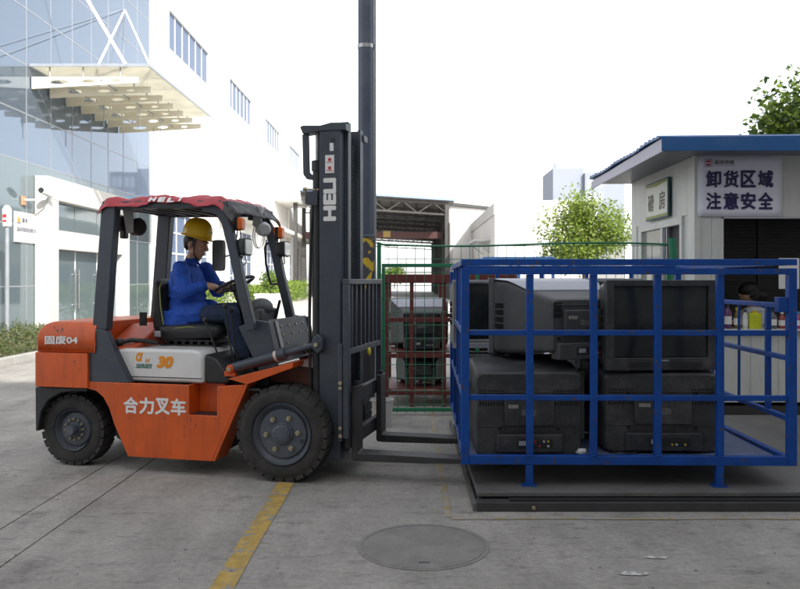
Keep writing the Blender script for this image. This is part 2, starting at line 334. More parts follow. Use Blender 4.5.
# ================================================================== SETTING
g = MB(); g.box(-600, 600, -120, 900, -.5, -.012); ground = tag(g.build('ground', CONCF, smooth=0), kind='structure')
xs = [-9.0, -6.98, -2.44, -2.12, 2.55, 6.9]; ys = [-5.2, -.4, 3.62, 8.6, 13.2, 17.8, 22.4]
for i in range(len(xs)-1):
    for j in range(len(ys)-1):
        q = MB(); q.box(xs[i]+.006, xs[i+1]-.006, ys[j]+.006, ys[j+1]-.006, -.0119, 0)
        q.build('concrete_slab', CONC, ground, smooth=0)
def strip(name, x0, x1, y0, y1, m, label, cat, z=.004, n=40):
    q = MB(); pts = []
    long_x = (x1-x0) > (y1-y0)
    L_ = []; R_ = []
    for k in range(n+1):
        t = k/n; e0 = random.uniform(-.006,.006); e1 = random.uniform(-.006,.006)
        if long_x: L_.append((x0+(x1-x0)*t, y0+e0)); R_.append((x0+(x1-x0)*t, y1+e1))
        else: L_.append((x0+e0, y0+(y1-y0)*t)); R_.append((x1+e1, y0+(y1-y0)*t))
    v = [(a,b,z) for a,b in L_] + [(a,b,z) for a,b in R_]; k = n+1
    q.add(v, [(i,i+1,k+i+1,k+i) for i in range(n)]); return tag(q.build(name, m, smooth=0), label, cat)
o = strip('road_marking', -.965, -.845, -1.5, 12.4, YLINE, 'wide worn yellow line passing under the forklift front wheel', 'road line')
o = strip('road_marking', .222, .260, 4.72, 12.0, YFAINT, 'thin faded yellow line running back beside the weighbridge', 'road line')
o = strip('road_marking', .266, 6.6, 4.672, 4.705, YFAINT, 'thin faded yellow line along the weighbridge front edge', 'road line')
# manhole cover: a flat iron lid in a ring
mh = empty('manhole_cover', (.075, 4.22, 0), 0, 'round iron manhole cover set in the concrete', 'manhole')
q = MB(); q.lathe([(.368,0.001),(.368,.003),(.345,.003),(.345,.001)], (0,0,0), (0,0,1), 64, close=True); q.build('frame_ring', IRON, mh)
q = MB(); q.lathe([(.34,.0005),(.34,.0025),(.33,.0035)], (0,0,0), (0,0,1), 64); q.build('lid', IRON, mh)
q = MB(); q.box(-.03,.03,-.27,-.25,.0035,.0045); q.build('lifting_slot', GREYD, mh)
def splat(px, py, r, el, m, label):
    c = GP(px, py); q = MB(); n = 22
    v = [(c.x+math.cos(2*math.pi*k/n)*r*el*random.uniform(.6,1.1), c.y+math.sin(2*math.pi*k/n)*r*random.uniform(.5,1.1), .0045) for k in range(n)]
    q.add(v, [tuple(range(n))]); tag(q.build('paint_stain', m, smooth=0), label, 'stain')
PSTAIN = mat('thin_plaster_stain', (.50,.495,.485), .8, var=.25, scale=30, chips=(.30,.285,.262), chipscale=26, chipt=.52)
splat(633, 574, .030, 3.0, PSTAIN, 'white plaster smear on the concrete nearest the bottom edge')
splat(657, 558, .022, 3.4, PSTAIN, 'faint white smear on concrete, behind the brighter smear')

# --- unseen block with a right-hand wing, added out of view to shade the yard
q = MB(); q.box(-16, 30, -18, -6.0, -.01, 13.6); q.box(4.9, 30, -5.99, 4.3, -.01, 13.5)
fb = tag(q.build('added_shade_block', mat('shade_block_render', (.42,.41,.39), .8, var=.06, scale=.5), smooth=0), 'tall plain unseen block added behind the viewpoint to shade the yard', 'building')

# --- weighbridge
wb = empty('weighbridge', (0,0,0), 0, 'low grey steel weighbridge platform under the blue cage', 'weighbridge')
x0 = .44
q = MB(); q.box(x0, 8.0, 4.93, 7.75, .070, .10); q.build('deck_plate', SCALEP, wb, .004)
q = MB(); q.box(x0+.03, 7.9, 4.965, 5.02, .008, .058); q.box(x0+.03, 7.9, 7.6, 7.66, .008, .058); q.box(x0+.03,x0+.09,5.03,7.59,.008,.058); q.build('side_beam', GREYD, wb)
q = MB(); q.box(x0-.01, 8.0, 4.835, 4.925, .001, .058); q.build('kerb_angle', SCALED, wb, .003)
q = MB(); q.box(x0+.2, 8.0, 4.86, 4.922, .0585, .068); q.build('rubber_strip', BLACKP, wb)
q = MB(); q.box(x0-.035, x0-.012, 4.84, 7.75, .001, .05); q.build('edge_angle', SCALEP, wb)
q = MB(); q.cyl((.79,4.83,.03),(.79,4.815,.03),.012,n=8); q.build('bolt', BOLT, wb)

# ================================================================== BOOTH (weighing room)
BY, BX = 8.18, 3.09
bo = empty('weigh_booth', (BX, BY, 0), 0, 'white panel weighing booth with blue roof and open service window', 'booth')
def bbox(name, x0, x1, y0, y1, z0, z1, m, bevel=0, parent=bo): q = MB(); q.box(x0,x1,y0,y1,z0,z1); return q.build(name, m, parent, bevel, smooth=0)
BD = 2.35
# left wall panels (vertical sandwich boards with recessed joints); window opening y .36..1.92, z .95..2.18
k = 0; y = 0.0
while y < BD-.01:
    y2 = min(y+.235, BD); a, b = y+.002, y2-.002
    if b < .36 or a > 1.92: bbox('wall_panel', 0, .05, a, b, .12, 2.86, PANELW)
    else:
        bbox('wall_panel', 0, .05, a, b, .12, .93, PANELW); bbox('wall_panel', 0, .05, a, b, 2.21, 2.86, PANELW)
    y = y2
bbox('wall_core', .012, .046, 0, .36, .12, 2.84, PANELW); bbox('wall_core', .012, .046, 1.92, BD, .12, 2.84, PANELW)
# front wall: corner pier, header, breast under the counter
for i in range(2): bbox('wall_panel', .052+i*.125, .174+i*.125, 0, .05, .12, 2.86, PANELW)
for i in range(16): bbox('wall_panel', .303+i*.3, .599+i*.3, 0, .05, 2.17, 2.86, PANELW)
for i in range(16): bbox('wall_panel', .303+i*.3, .599+i*.3, .002, .05, .16, .93, PANELW)
bbox('counter_top', .27, 5.1, -.06, .34, .932, .955, PANELW, .004)
bbox('base_rail', -.01, 5.1, -.012, .06, 0, .118, TRIMD)
bbox('base_rail', -.01, .06, .062, BD, 0, .118, TRIMD)
bbox('corner_trim', -.012, .05, -.012, -.001, .12, 2.86, PANELW); bbox('corner_trim', -.012, -.001, 0, .05, .12, 2.86, PANELW)
bbox('opening_trim', .285, .302, -.014, .06, .956, 2.168, PANELW)
bbox('opening_trim', .285, 5.1, -.014, -.001, 2.150, 2.17, ROOFUN)
# inside
bbox('floor_board', .06, 5.1, .07, BD, .01, .05, DARKIN); bbox('back_wall', .05, 5.1, BD, BD+.05, .12, 2.86, PANELW); bbox('ceiling', .05, 5.1, .06, BD-.01, 2.74, 2.78, PANELW); bbox('side_wall', 5.1, 5.15, 0, BD, .12, 2.86, PANELW)
bbox('inner_partition', .4, 5.0, 1.2, 1.22, .06, 2.6, DARKIN)
bbox('inner_blind', .06, .08, .07, 1.18, .06, 2.7, DARKIN)
for i in range(34):
    z = 1.22+i*.042
    if z < 2.55:
        for x0_, x1_ in ((.45, 1.21), (1.26, 2.4)): bbox('blind_slat', x0_, x1_, 1.185, 1.197, z, z+.03, BLACKP)
bbox('blind_post', 1.215, 1.255, 1.17, 1.197, 1.0, 2.6, BLACKP)
# left window: white frame, left pane, open dark half
fz0, fz1 = .95, 2.18
bbox('window_frame', -.02, .06, .36, 1.92, 2.12, 2.205, PANELW, .004); bbox('window_frame', -.02, .06, .36, 1.92, .93, 1.0, PANELW, .004)
bbox('window_frame', -.02, .06, .36, .43, 1.0, 2.12, PANELW, .004); bbox('window_frame', -.02, .06, 1.85, 1.92, 1.0, 2.12, PANELW, .004); bbox('window_frame', -.02, .06, 1.02, 1.08, 1.0, 2.12, PANELW, .004)
bbox('window_sash', .0, .03, .98, 1.018, 1.0, 2.12, MULL); bbox('window_sash', .0, .03, .90, .935, 1.0, 2.12, MULL)
bbox('window_pane', .02, .026, 1.08, 1.85, 1.0, 2.12, glass('booth_glass', (.30,.31,.29), .12, spec=.6))
bbox('window_curtain', .04, .048, 1.08, 1.85, 1.0, 2.12, WALLC)
# roof
q = MB(); q.box(-.51, 5.6, -.48, BD+.1, 2.862, 2.90); q.build('roof_deck', ROOFUN, bo, smooth=0)
bbox('soffit', -.50, 5.6, -.47, BD+.09, 2.835, 2.860, mat('soffit_sheet', (.16,.17,.20), .4, var=.1, scale=3))
bbox('fascia', -.53, 5.6, -.505, -.482, 2.80, 2.945, ROOFB, .004)
q = MB(); q.add([(-.532,-.5,2.79),(-.532,BD+.12,2.77),(-.532,BD+.12,2.865),(-.532,-.5,2.925),(-.514,-.5,2.79),(-.514,BD+.12,2.77),(-.514,BD+.12,2.865),(-.514,-.5,2.925)], [(0,1,2,3),(7,6,5,4),(0,4,5,1),(1,5,6,2),(2,6,7,3),(3,7,4,0)]); q.build('side_fascia', mat('side_fascia_lilac', (.36,.36,.46), .45, var=.1), bo, smooth=0)
for i in range(22):                                          # corrugated roofing sheets with a wavy torn edge
    q = MB(); y = -.5 + i*(BD+.66)/22; y2 = y + (BD+.66)/22; up = .010*math.sin(i*.7)+random.uniform(-.003,.003)
    zz = lambda t: 2.952 - .03*(t+.5)/(BD+.6)
    q.add([(-.555,y,zz(y)-.02+up),(5.6,y,zz(y)+.03),(5.6,y2,zz(y2)+.03),(-.555,y2,zz(y2)-.02+up*.6),(-.555,y,zz(y)-.008+up),(5.6,y,zz(y)+.045),(5.6,(y+y2)/2,zz(y)+.07),(5.6,y2,zz(y2)+.045),(-.555,y2,zz(y2)-.008+up*.6),(-.555,(y+y2)/2,zz(y)+.018+up)],
          [(0,3,2,1),(4,5,6,9),(9,6,7,8),(0,1,5,4),(3,8,7,2),(0,4,9,8,3),(1,2,7,6,5)]); q.build('roof_sheet', ROOFB, bo, smooth=0)
# left-hand name board
nb = empty('name_board', (BX-.026, BY+1.13, 2.47), 0, 'small white board with green border above the booth side window', 'sign')
q = MB(); q.box(-.025,.0,-.42,.42,-.235,.235); q.build('board_frame', mat('board_blue_green', (.03,.09,.10), .5), nb, .004, smooth=0)
q = MB(); q.box(-.029,-.0255,-.40,.40,-.215,.215); q.build('board_face', mat('board_face', (.66,.67,.60), .5, var=.04), nb, smooth=0)
q = MB(); q.box(-.031,-.0295,-.40,.40,-.215,-.185); q.add([(-.0305,.40,.215),(-.0305,-.40,.215),(-.0305,-.40,.19),(-.0305,.0,.165),(-.0305,.40,.185)],[(0,1,2,3,4)]); q.build('board_stripe', mat('board_stripe', (.26,.29,.07), .5), nb, smooth=0)
text('磅', 'lettering', mat('board_ink', (.16,.14,.13), .6), nb, (-.0325,.20,-.02), (0,-1,0), (0,0,1), .21, .22, .0015, .012)
text('房', 'lettering', MATS['board_ink'], nb, (-.0325,-.22,-.02), (0,-1,0), (0,0,1), .21, .22, .0015, .012)
# warning banner on the front
sb = empty('warning_sign', (BX+.475, BY-.004, 2.505), 0, 'white warning banner with large dark Chinese characters above booth window', 'sign')
q = MB(); v = []; nx, nz = 12, 8
for j in range(nz+1):
    for i in range(nx+1):
        x = -.455+.91*i/nx; z = -.335+.67*j/nz; v.append((x, -.014-.003*math.sin(i*.9)*math.sin(j*.8), z))
q.add(v, [(j*(nx+1)+i, j*(nx+1)+i+1, (j+1)*(nx+1)+i+1, (j+1)*(nx+1)+i) for j in range(nz) for i in range(nx)]); o = q.build('banner_sheet', SIGNW, sb)
sm = o.modifiers.new('thickness', 'SOLIDIFY'); sm.thickness = .003
for t, z in (('卸货区域', .072), ('注意安全', -.165)):
    for i, ch in enumerate(t): text(ch, 'lettering', INK, sb, (-.285+i*.187, -.0235, z), (1,0,0), (0,0,1), .162, .185, .002, .020)
text('森禾环保', 'lettering', mat('sign_grey_ink', (.18,.17,.19), .5), sb, (-.17, -.0235, .252), (1,0,0), (0,0,1), .215, .045, .0015, .012)
q = MB(); q.box(-.285,-.06,-.0245,-.0225,.214,.218); q.build('rule_line', MATS['sign_grey_ink'], sb, smooth=0)
q = MB()
for a,b,c,d in ((-.378,-.302,.278,.283),(-.378,-.302,.203,.208),(-.378,-.373,.208,.278),(-.307,-.302,.208,.278)): q.box(a,b,-.0245,-.0225,c,d)
q.build('logo_square', MATS['sign_grey_ink'], sb, smooth=0)
q = MB()
for sgn in (1,-1): q.prism([(-.34+.026*math.cos(t), .243+sgn*(.008+.022*math.sin(t))) for t in [math.pi*k/10 for k in range(11)]], -.0245, -.0225)
q.build('logo_arcs', REDI, sb, smooth=0)
# paper sheet taped at the opening
q = MB(); c = DP(788, 273, BY-.07); q.box(c.x-.10, c.x+.12, c.y-.003, c.y, c.z-.17, c.z+.16); tag(q.build('notice_paper', PAPER, smooth=0), 'blank white paper hanging in the booth opening, right of cage post', 'paper')
# things on the sill
def bottle(px, wpx, top, body, capm, label, sq=False):
    X = (px-VX)*(BY+.05)/F; r = wpx/2/92.; h = (330-top)/92.-.0
    e = empty('bottle', (X, BY+.05, .9555), random.uniform(0,3), label, 'bottle', 'bottles on the booth sill')
    q = MB()
    if sq: q.loft([((0,0,z),(r*k,0,0),(0,r*k,0)) for z,k in ((0,.95),(.006,1),(h*.84,1),(h*.88,.75))], 20, sq=5)
    else: q.lathe([(r*.95,0),(r,.006),(r,h*.62),(r*.85,h*.7),(r*.42,h*.82),(r*.42,h*.87)], (0,0,0), (0,0,1), 20)
    q.build('bottle_body', body, e); q = MB(); q.lathe([(r*.5,h*.87),(r*.5,h*.985),(r*.42,h)], (0,0,0), (0,0,1), 16); q.build('cap', capm, e)
    q = MB(); q.lathe([(r*1.012 if not sq else r*.6,h*.18),(r*1.012 if not sq else r*.6,h*.5)], (0,0,0), (0,0,1), 20); q.build('band', WHITE if not sq else capm, e)
cm = lambda n, c: mat('bottle_'+n, c, .35, var=.1, scale=20)
bottle(727, 9, 305, cm('purple',(.12,.04,.14)), cm('dark',(.03,.03,.03)), 'purple bottle at the left end of the booth sill')
bottle(737, 7, 309, cm('brown',(.14,.10,.03)), cm('yel',(.6,.45,.02)), 'narrow brown bottle next to the purple one')
bottle(745, 6, 311, cm('white',(.6,.6,.58)), cm('dark',0), 'slim white bottle left of the yellow canister')
bottle(755, 12, 312, cm('lime',(.55,.60,.03)), cm('yel',0), 'bright yellow canister on the booth sill', True)
bottle(772, 9, 311, cm('pattern',(.10,.10,.14)), cm('dark',0), 'dark patterned bottle right of the yellow canister')
bottle(782, 7, 313, cm('red',(.25,.05,.05)), cm('white',0), 'dark red bottle beside the cage post')
bottle(790, 8, 308, cm('dark2',(.05,.05,.06)), cm('cyan',(.05,.28,.5)), 'dark bottle with a light blue cap')
bottle(798, 8, 313, cm('rose',(.35,.06,.18)), cm('cyan',0), 'pink bottle at the right picture edge')
# clerk behind the counter
cl = empty('person', (4.10, 8.86, .05), 0, 'person with dark tied hair and white shirt bent over the booth counter', 'person')
q = MB(); q.loft([((.0,0,.42),(.19,0,0),(0,.15,0)),((.0,0,.7),(.17,0,0),(0,.13,0)),((-.02,0,.95),(.2,0,0),(0,.14,0)),((-.05,-.01,1.06),(.16,0,0),(0,.11,0)),((-.08,-.02,1.13),(.06,0,0),(0,.055,0))], 18)
for s in (-1,1):
    q.cap((-.03,s*.17,1.02),(-.16,s*.19-.02,.86),.055,.045); q.cap((-.16,s*.19-.02,.86),(-.32,s*.08-.1,.94),.042,.032); q.ell((-.36,s*.07-.12,.945),(.05,.035,.02))
    for k in range(5): q.cap((-.38,s*.07-.145+k*.012,.945),(-.43+abs(k-2)*.008,s*.07-.15+k*.014,.935),.008,.007,6)
q.cap((-.08,-.02,1.1),(-.13,-.03,1.2),.05,.045); q.ell((-.155,-.035,1.285),(.088,.075,.11), Euler((0,.25,0)).to_matrix())
q.ell((-.245,-.035,1.26),(.02,.014,.02)); q.ell((-.225,-.035,1.215),(.02,.03,.012)); q.ell((-.15,-.112,1.27),(.02,.012,.03)); q.ell((-.15,.042,1.27),(.02,.012,.03))
for s in (-1, 1): q.cap((.0,s*.09,.42),(-.42,s*.10,.42),.085,.06); q.cap((-.42,s*.10,.42),(-.42,s*.10,.05),.06,.045); q.cap((-.42,s*.1,.035),(-.54,s*.1,.03),.035,.03)
remesh(q.build('body', SKIN, cl), .009, 3)
q = MB(); q.loft([((.0,0,.40),(.21,0,0),(0,.17,0)),((.0,0,.7),(.185,0,0),(0,.145,0)),((-.02,0,.95),(.215,0,0),(0,.155,0)),((-.05,-.01,1.07),(.175,0,0),(0,.125,0)),((-.07,-.02,1.12),(.08,0,0),(0,.075,0))], 18)
for s in (-1,1): q.cap((-.03,s*.17,1.02),(-.16,s*.19-.02,.86),.07,.06); q.cap((-.16,s*.19-.02,.86),(-.24,s*.13-.06,.9),.056,.05)
remesh(q.build('shirt', mat('white_shirt', (.62,.64,.70), .8, var=.1, scale=12, bump=.4, bscale=20), cl), .01, 3)
q = MB(); q.ell((-.145,-.04,1.325),(.118,.098,.088), Euler((0,-.25,0)).to_matrix()); q.ell((-.11,-.105,1.27),(.06,.03,.075)); q.ell((-.06,-.035,1.28),(.07,.085,.09)); q.cap((-.03,-.035,1.27),(.06,-.035,1.15),.045,.02); q.ell((.02,-.05,1.26),(.06,.055,.06))
remesh(q.build('hair', HAIR, cl), .01, 1, .012, .03)
q = MB(); q.box(-.18,.22,-.2,.2,.36,.395)
for x in (-.16,.2):
    for y in (-.18,.18): q.box(x-.015,x+.015,y-.015,y+.015,.0,.36)
ch = empty('stool', (4.12,8.86,.05), 0, 'dark stool under the clerk behind the booth counter', 'stool'); q.build('seat_and_legs', BLACKP, ch)

VENT = mat('vent_slot_black', (.006,.006,.006), .8, var=.1)
# ================================================================== TELEVISIONS
def rsec(y, wd, h, zc, xc=0): return ((xc, y, zc), (wd/2,0,0), (0,0,h/2))
def crt(loc, rz, W, H, D, m, label, bx=(.90,.74,.62), topm=None, screen=SCREEN, style='back', cat='television', group='scrap televisions', tilt=0):
    e = empty('television', loc, rz, label, cat, group); e.rotation_euler = (tilt, 0, rz)
    zc = H/2; bz = .075*W                                        # bezel width
    q = MB(); o_ = [(-W/2,0),(W/2,0),(W/2,H),(-W/2,H)]; i_ = [(-W/2+bz,bz*1.5),(W/2-bz,bz*1.5),(W/2-bz,H-bz*.75),(-W/2+bz,H-bz*.75)]
    v = [(a,-.002,b) for a,b in o_]+[(a,-.002,b) for a,b in i_]+[(a,.03,b) for a,b in i_]+[(a,.07,b) for a,b in o_]
    q.add(v, [(i,(i+1)%4,4+(i+1)%4,4+i) for i in range(4)]+[(4+i,4+(i+1)%4,8+(i+1)%4,8+i) for i in range(4)]+[(i,12+i,12+(i+1)%4,(i+1)%4) for i in range(4)]+[(12,13,14,15)])
    q.build('bezel', m, e, .006)
    q = MB(); sw, sh = W-2*bz, H-bz*2.25; zc2 = bz*1.5+sh/2; n = 10; v = []
    for j in range(n+1):
        for i in range(n+1):
            a, b = 2*i/n-1, 2*j/n-1; v.append((a*sw/2*.985, .022-.018*(1-a*a)*(1-b*b)-.0, zc2+b*sh/2*.98))
    q.add(v, [(j*(n+1)+i, j*(n+1)+i+1, (j+1)*(n+1)+i+1, (j+1)*(n+1)+i) for j in range(n) for i in range(n)]); q.build('screen', screen, e)
    q = MB()
    for k in range(12): q.box(-W*.3+k*.014, -W*.3+k*.014+.007, -.006, -.001, bz*.35, bz*.95)
    q.box(W*.08, W*.36, -.008, -.001, bz*.3, bz*.95); q.build('control_strip', BLACKP, e)
    q = MB(); q.loft([rsec(.071,W*.985,H*.97,zc), rsec(D*.38,W*.97,H*.94,zc*.99), rsec(D*.48,W*bx[0],H*(bx[0]-.03),zc*.97), rsec(D*.66,W*bx[1],H*bx[1],zc*.9), rsec(D*.97,W*bx[2],H*bx[2],zc*.84), rsec(D,W*(bx[2]-.03),H*(bx[2]-.04),zc*.84)], 48, sq=16)
    q.build('rear_housing', m, e, smooth=16)
    if topm:
        q = MB(); q.loft([((0,.072,H*.987),(W*.49,0,0),(0,0,.006)), ((0,D*.38,H*.968),(W*.475,0,0),(0,0,.006)), ((0,D*.48,H*(.473+bx[0]/2)),(W*bx[0]*.495,0,0),(0,0,.006)), ((0,D*.66,H*(.453+bx[1]/2)),(W*bx[1]*.495,0,0),(0,0,.006))], 8, sq=9); q.build('top_cover', topm, e)
        for z0_, z1_ in ((0,bz*.9),(H-bz*.5,H)): q = MB(); q.box(-W*.5, W*.5, -.012, -.003, z0_, z1_); q.build('bezel_trim', topm, e, .003)
    # rear details: vents, label, sockets, step
    zr = zc*.84
    q = MB(); q.box(-W*.22, W*.22, D-.02, D+.035, zr-H*.12, zr+H*.19); q.build('rear_plate', m, e, .008)
    q = MB(); q.box(-W*.06, W*.07, D+.0355, D+.038, zr+.0, zr+H*.07); lb = q.build('rating_label', mat('tv_label', (.11,.11,.11), .5, var=.6, scale=60), e, smooth=0)
    q = MB(); q.box(-W*.29, W*.29, D-.06, D+.05, .005, H*.21); jp = q.build('jack_box', m, e, .008)
    q = MB(); q.box(-W*.2, W*.12, D+.0505, D+.053, H*.06, H*.16); q.build('jack_panel', BLACKP, e, smooth=0)
    cols = [mat('jack_red',(.35,.03,.03),.4), mat('jack_white',(.5,.5,.48),.4), mat('jack_yellow',(.5,.36,.03),.4)]
    jr = random.Random(label); jc = jr.choice((3,4,5)); jn = jr.choice((1,2))
    for r_ in range(jn):
        for c_ in range(jc): qq = MB(); qq.cyl((-W*.16+c_*.03, D+.053, H*.085+r_*.032), (-W*.16+c_*.03, D+.062, H*.085+r_*.032), .008, n=8); qq.build('jack', jr.choice(cols+[BLACKP]), jp)
    q = MB(); q.box(W*.03, W*.10, D+.0535, D+.055, H*.09, H*.14); q.build('sticker', TVS, jp, smooth=0)
    for s in (-1,1):
        q = MB()
        for r_ in range(3):
            for c_ in range(9): x = s*(W*.235+c_*W*.5*(bx[2]-.50)/9); z = zr+H*.10+r_*H*.065; q.box(x-.0045, x+.0045, D-.004, D+.0045, z, z+H*.048)
        q.build('rear_vent', VENT, e, smooth=0)
        q = MB()
        for c_ in range(9):
            for r_ in range(4): y = D*.14+c_*.014; z = H*.34+r_*H*.09; q.box(s*W*.478, s*W*.4945, y, y+.006, z, z+H*.065)
        q.build('side_vent', VENT, e, smooth=0)
        q = MB(); q.box(s*W*.33-.05, s*W*.33+.05, .05, .16, -.018, .02); q.build('foot', BLACKP, e, .004)
    for s in (-1,1):                                            # moulded ribs, screws, scuffed warning sticker
        for zz in (zr+H*.22, zr-H*.16): q = MB(); q.cyl((s*W*.26,D-.002,zz),(s*W*.26,D+.006,zz),.011,n=10); q.build('screw_boss', VENT, e)
    for zz in (zr+H*.245, zr-H*.135): q = MB(); q.box(-W*(bx[2]-.06)/2, W*(bx[2]-.06)/2, D-.004, D+.007, zz, zz+.007); q.build('housing_rib', m, e, .002)
    q = MB(); q.box(W*.10, W*.19, D+.0355, D+.0375, zr+H*.08, zr+H*.12); q.build('warning_sticker', mat('faded_sticker',(.30,.29,.26),.6,var=.6,scale=90), e, smooth=0)
    q = MB(); q.box(-W*.06, W*.06, -.0035, -.0022, bz*1.1, bz*1.25); q.build('maker_badge', TVS, e, smooth=0)
    return e

# ================================================================== BLUE CAGE
CY, CR = 5.10, R(-1.2)
cg = empty('steel_cage', (.372, CY, .10), CR, 'large blue steel cage full of scrap televisions on the weighbridge', 'cage')
CW, CD, CZ0, CZ1 = 2.18, 2.28, .145, 1.525                      # inside cage frame, z measured from the deck
def cb(name, p0, p1, wd, ht=None):
    q = MB(); p0, p1 = Vector(p0), Vector(p1); ht = ht or wd; k = 6; jit = .0 if 'post' in name or 'rail' in name and wd > .045 else .004
    d = (p1-p0).normalized(); u = Vector((0,0,1)) if abs(d.z) < .97 else Vector((0,1,0)); a = d.cross(u).normalized(); c = a.cross(d).normalized(); v = []
    ph = random.uniform(0,6.28); am = random.uniform(-jit,jit)
    for i in range(k+1):
        p = p0.lerp(p1,i/k) + (a*math.sin(ph)+c*math.cos(ph))*am*math.sin(math.pi*i/k)
        for x, y in ((-1,-1),(1,-1),(1,1),(-1,1)): v.append(p+a*x*wd/2+c*y*ht/2)
    q.add(v, [(i*4+j, i*4+(j+1)%4, i*4+4+(j+1)%4, i*4+4+j) for i in range(k) for j in range(4)]+[(3,2,1,0),(k*4,k*4+1,k*4+2,k*4+3)])
    return q.build(name, BLUE, cg, .003)
def weld(x, z, y=-.026):
    q = MB(); q.tube([(x-.022,y,z+random.uniform(-.002,.002)),(x-.007,y-.002,z+random.uniform(-.002,.002)),(x+.008,y-.001,z),(x+.022,y,z+random.uniform(-.002,.002))], .0045, 6); q.build('weld_bead', BLUE, cg)
pw = .055
def rail_h(z, p0, p1, t, name='rail', h=None): cb(name, (p0[0],p0[1],z), (p1[0],p1[1],z), t, h or t)
# corner posts
for x in (0, CW):
    for y in (0, CD): cb('corner_post', (x,y,CZ0), (x,y,CZ1-.062), pw)
# front panel
for z, h in ((CZ0+.03,.06),(CZ1-.083,.040),(CZ1-.021,.042)): rail_h(z, (pw/2 if z < CZ1-.06 else -pw/2,0), (CW-pw/2 if z < CZ1-.06 else CW+pw/2,0), .05 if z < CZ1-.06 else .056, 'front_rail', h)
for zt in (.593, 1.030): rail_h(zt, (pw/2,0), (CW-pw/2,0), .034, 'front_rail', .036)
for px in (529.5, 592.5, 656, 717.5): x = (px-VX)*CY/F-.372; cb('front_bar', (x,.0005,CZ0+.061), (x,.0005,CZ1-.104), .046); weld(x,CZ0+.062); weld(x,CZ1-.105)
# back panel
for z in (CZ0+.03, .593, 1.030, CZ1-.021): rail_h(z, (pw/2,CD), (CW-pw/2,CD), .04, 'back_rail')
for x in (.43,.86,1.30,1.73): cb('back_bar', (x,CD-.001,CZ0+.051), (x,CD-.001,CZ1-.042), .034)
# left panel
for z in (CZ0+.03, .593, 1.030, CZ1-.021): rail_h(z, (0,pw/2+.002), (0,CD-pw/2-.002), .04, 'side_rail')
for y in (.57,1.14,1.71): cb('side_bar', (0.0005,y,CZ0+.051), (.0005,y,CZ1-.042), .034)
# low right gate panel and its hinge block, bottom rail
rail_h(CZ0+.03, (CW,pw/2+.002), (CW,CD-pw/2-.002), .04, 'side_rail'); rail_h(CZ1-.021, (CW,pw/2+.002), (CW,CD-pw/2-.002), .04, 'side_rail')
for z in (.455,.86,1.21): rail_h(z, (CW-.01,pw/2+.002), (CW-.01,CD-pw/2-.002), .034, 'gate_rail')
for y, t in ((.32,.036),(.82,.018),(1.35,.018),(1.9,.036)): cb('gate_bar', (CW-.0095,y,.473), (CW-.0095,y,1.192), t)
q = MB(); q.box(CW-.09,CW-.0285,-.02,.05,1.17,1.27); q.build('hinge_block', BLUE, cg, .004)
# floor and feet
q = MB(); q.box(.028,CW-.028,.028,CD-.028,CZ0+.012,CZ0+.022); q.build('floor_sheet', BLUESH, cg)
q = MB()
for y in (.3,.8,1.3,1.8): q.box(.03,CW-.03,y,y+.05,CZ0-.035,CZ0+.011)
q.build('floor_joists', BLUE, cg)
for px in (529, 717):
    x = (px-VX)*CY/F-.372
    for y in (0, CD-.0):
        q = MB(); q.box(x-.024,x+.024,y-.022,y+.024,.008,CZ0-.001); q.box(x-.05,x+.05,y-.035,y+.045,0.0005,.008); q.build('foot', BLUE, cg, .002)
FZ = .10+CZ0+.022                                              # world height of the cage floor
def cagep(px, Y): return (px-VX)*Y/F
# lower left: black set, back to the viewer
crt((.83, 5.93, FZ+.018), R(180), .78, .62, .66, TVB, 'black television lying back outwards at the lower left of the blue cage', bx=(.99,.97,.95))
# upper left: charcoal set with silver top, turned so that its screen looks left
crt((1.0, 6.06, .914), R(203), .84, .585, .66, TVD, 'charcoal television with silver top at the upper left of the blue cage', topm=TVS, bx=(.93,.78,.66))
# lower right: black set, back to the viewer
crt((1.80, 6.02, FZ+.018), R(178), .90, .62, .70, TVB, 'black television with rear jack box at the lower right of the blue cage', bx=(.98,.94,.90))
# upper right: black set, screen to the viewer
crt((cagep(661,5.36), 5.34, .845), R(3), .80, .64, .55, TVB, 'black television facing outwards at the upper right of the blue cage', topm=None)
# back row
crt((.70, 6.50, .90), R(8), .66, .585, .52, TVG, 'grey television seen behind the charcoal one, upper left of the cage', topm=TVS)
crt((1.31, 5.98, FZ+.018), R(90), .62, .52, .5, TVG, 'pale grey television standing between the two lower black ones')
crt((.80, 6.72, FZ+.018), R(180), .76, .56, .56, TVD, 'charcoal television in the back row, lower left of the cage')
crt((1.72, 7.2, FZ+.018), R(178), .78, .58, .54, TVG, 'grey television in the back row, lower right of the cage')
crt((1.62, 6.55, .90), R(-6), .78, .60, .5, TVG, 'grey television in the back row behind the upper right screen', topm=TVS)
for pts_, lb_ in (([(1.16,5.5,1.02),(1.19,5.42,.92),(1.20,5.40,.70),(1.17,5.38,.42),(1.13,5.33,.276),(1.22,5.27,.274)],'black power cord dangling between the upper and lower left televisions'), ([(1.66,5.31,.30),(1.55,5.27,.275),(1.45,5.24,.274),(1.40,5.30,.274),(1.48,5.34,.274)],'black power cord curled on the cage floor by the lower right television')):
    q = MB(); q.tube(pts_, .005, 6); tag(q.build('power_cord', BLACKP), lb_, 'cord')
# crumpled paper on the cage floor
c = DP(581, 448, 5.26); q = MB(); q.ell((c.x, 5.26, FZ+.022),(.038,.028,.021), nu=9, nv=7); o = q.build('crumpled_paper', PAPER); o.data.transform(Matrix.Identity(4))
for v in o.data.vertices: v.co += Vector((random.uniform(-.008,.008), random.uniform(-.008,.008), random.uniform(-.004,.006)))
tag(o, 'crumpled white paper scrap on the blue cage floor', 'paper')

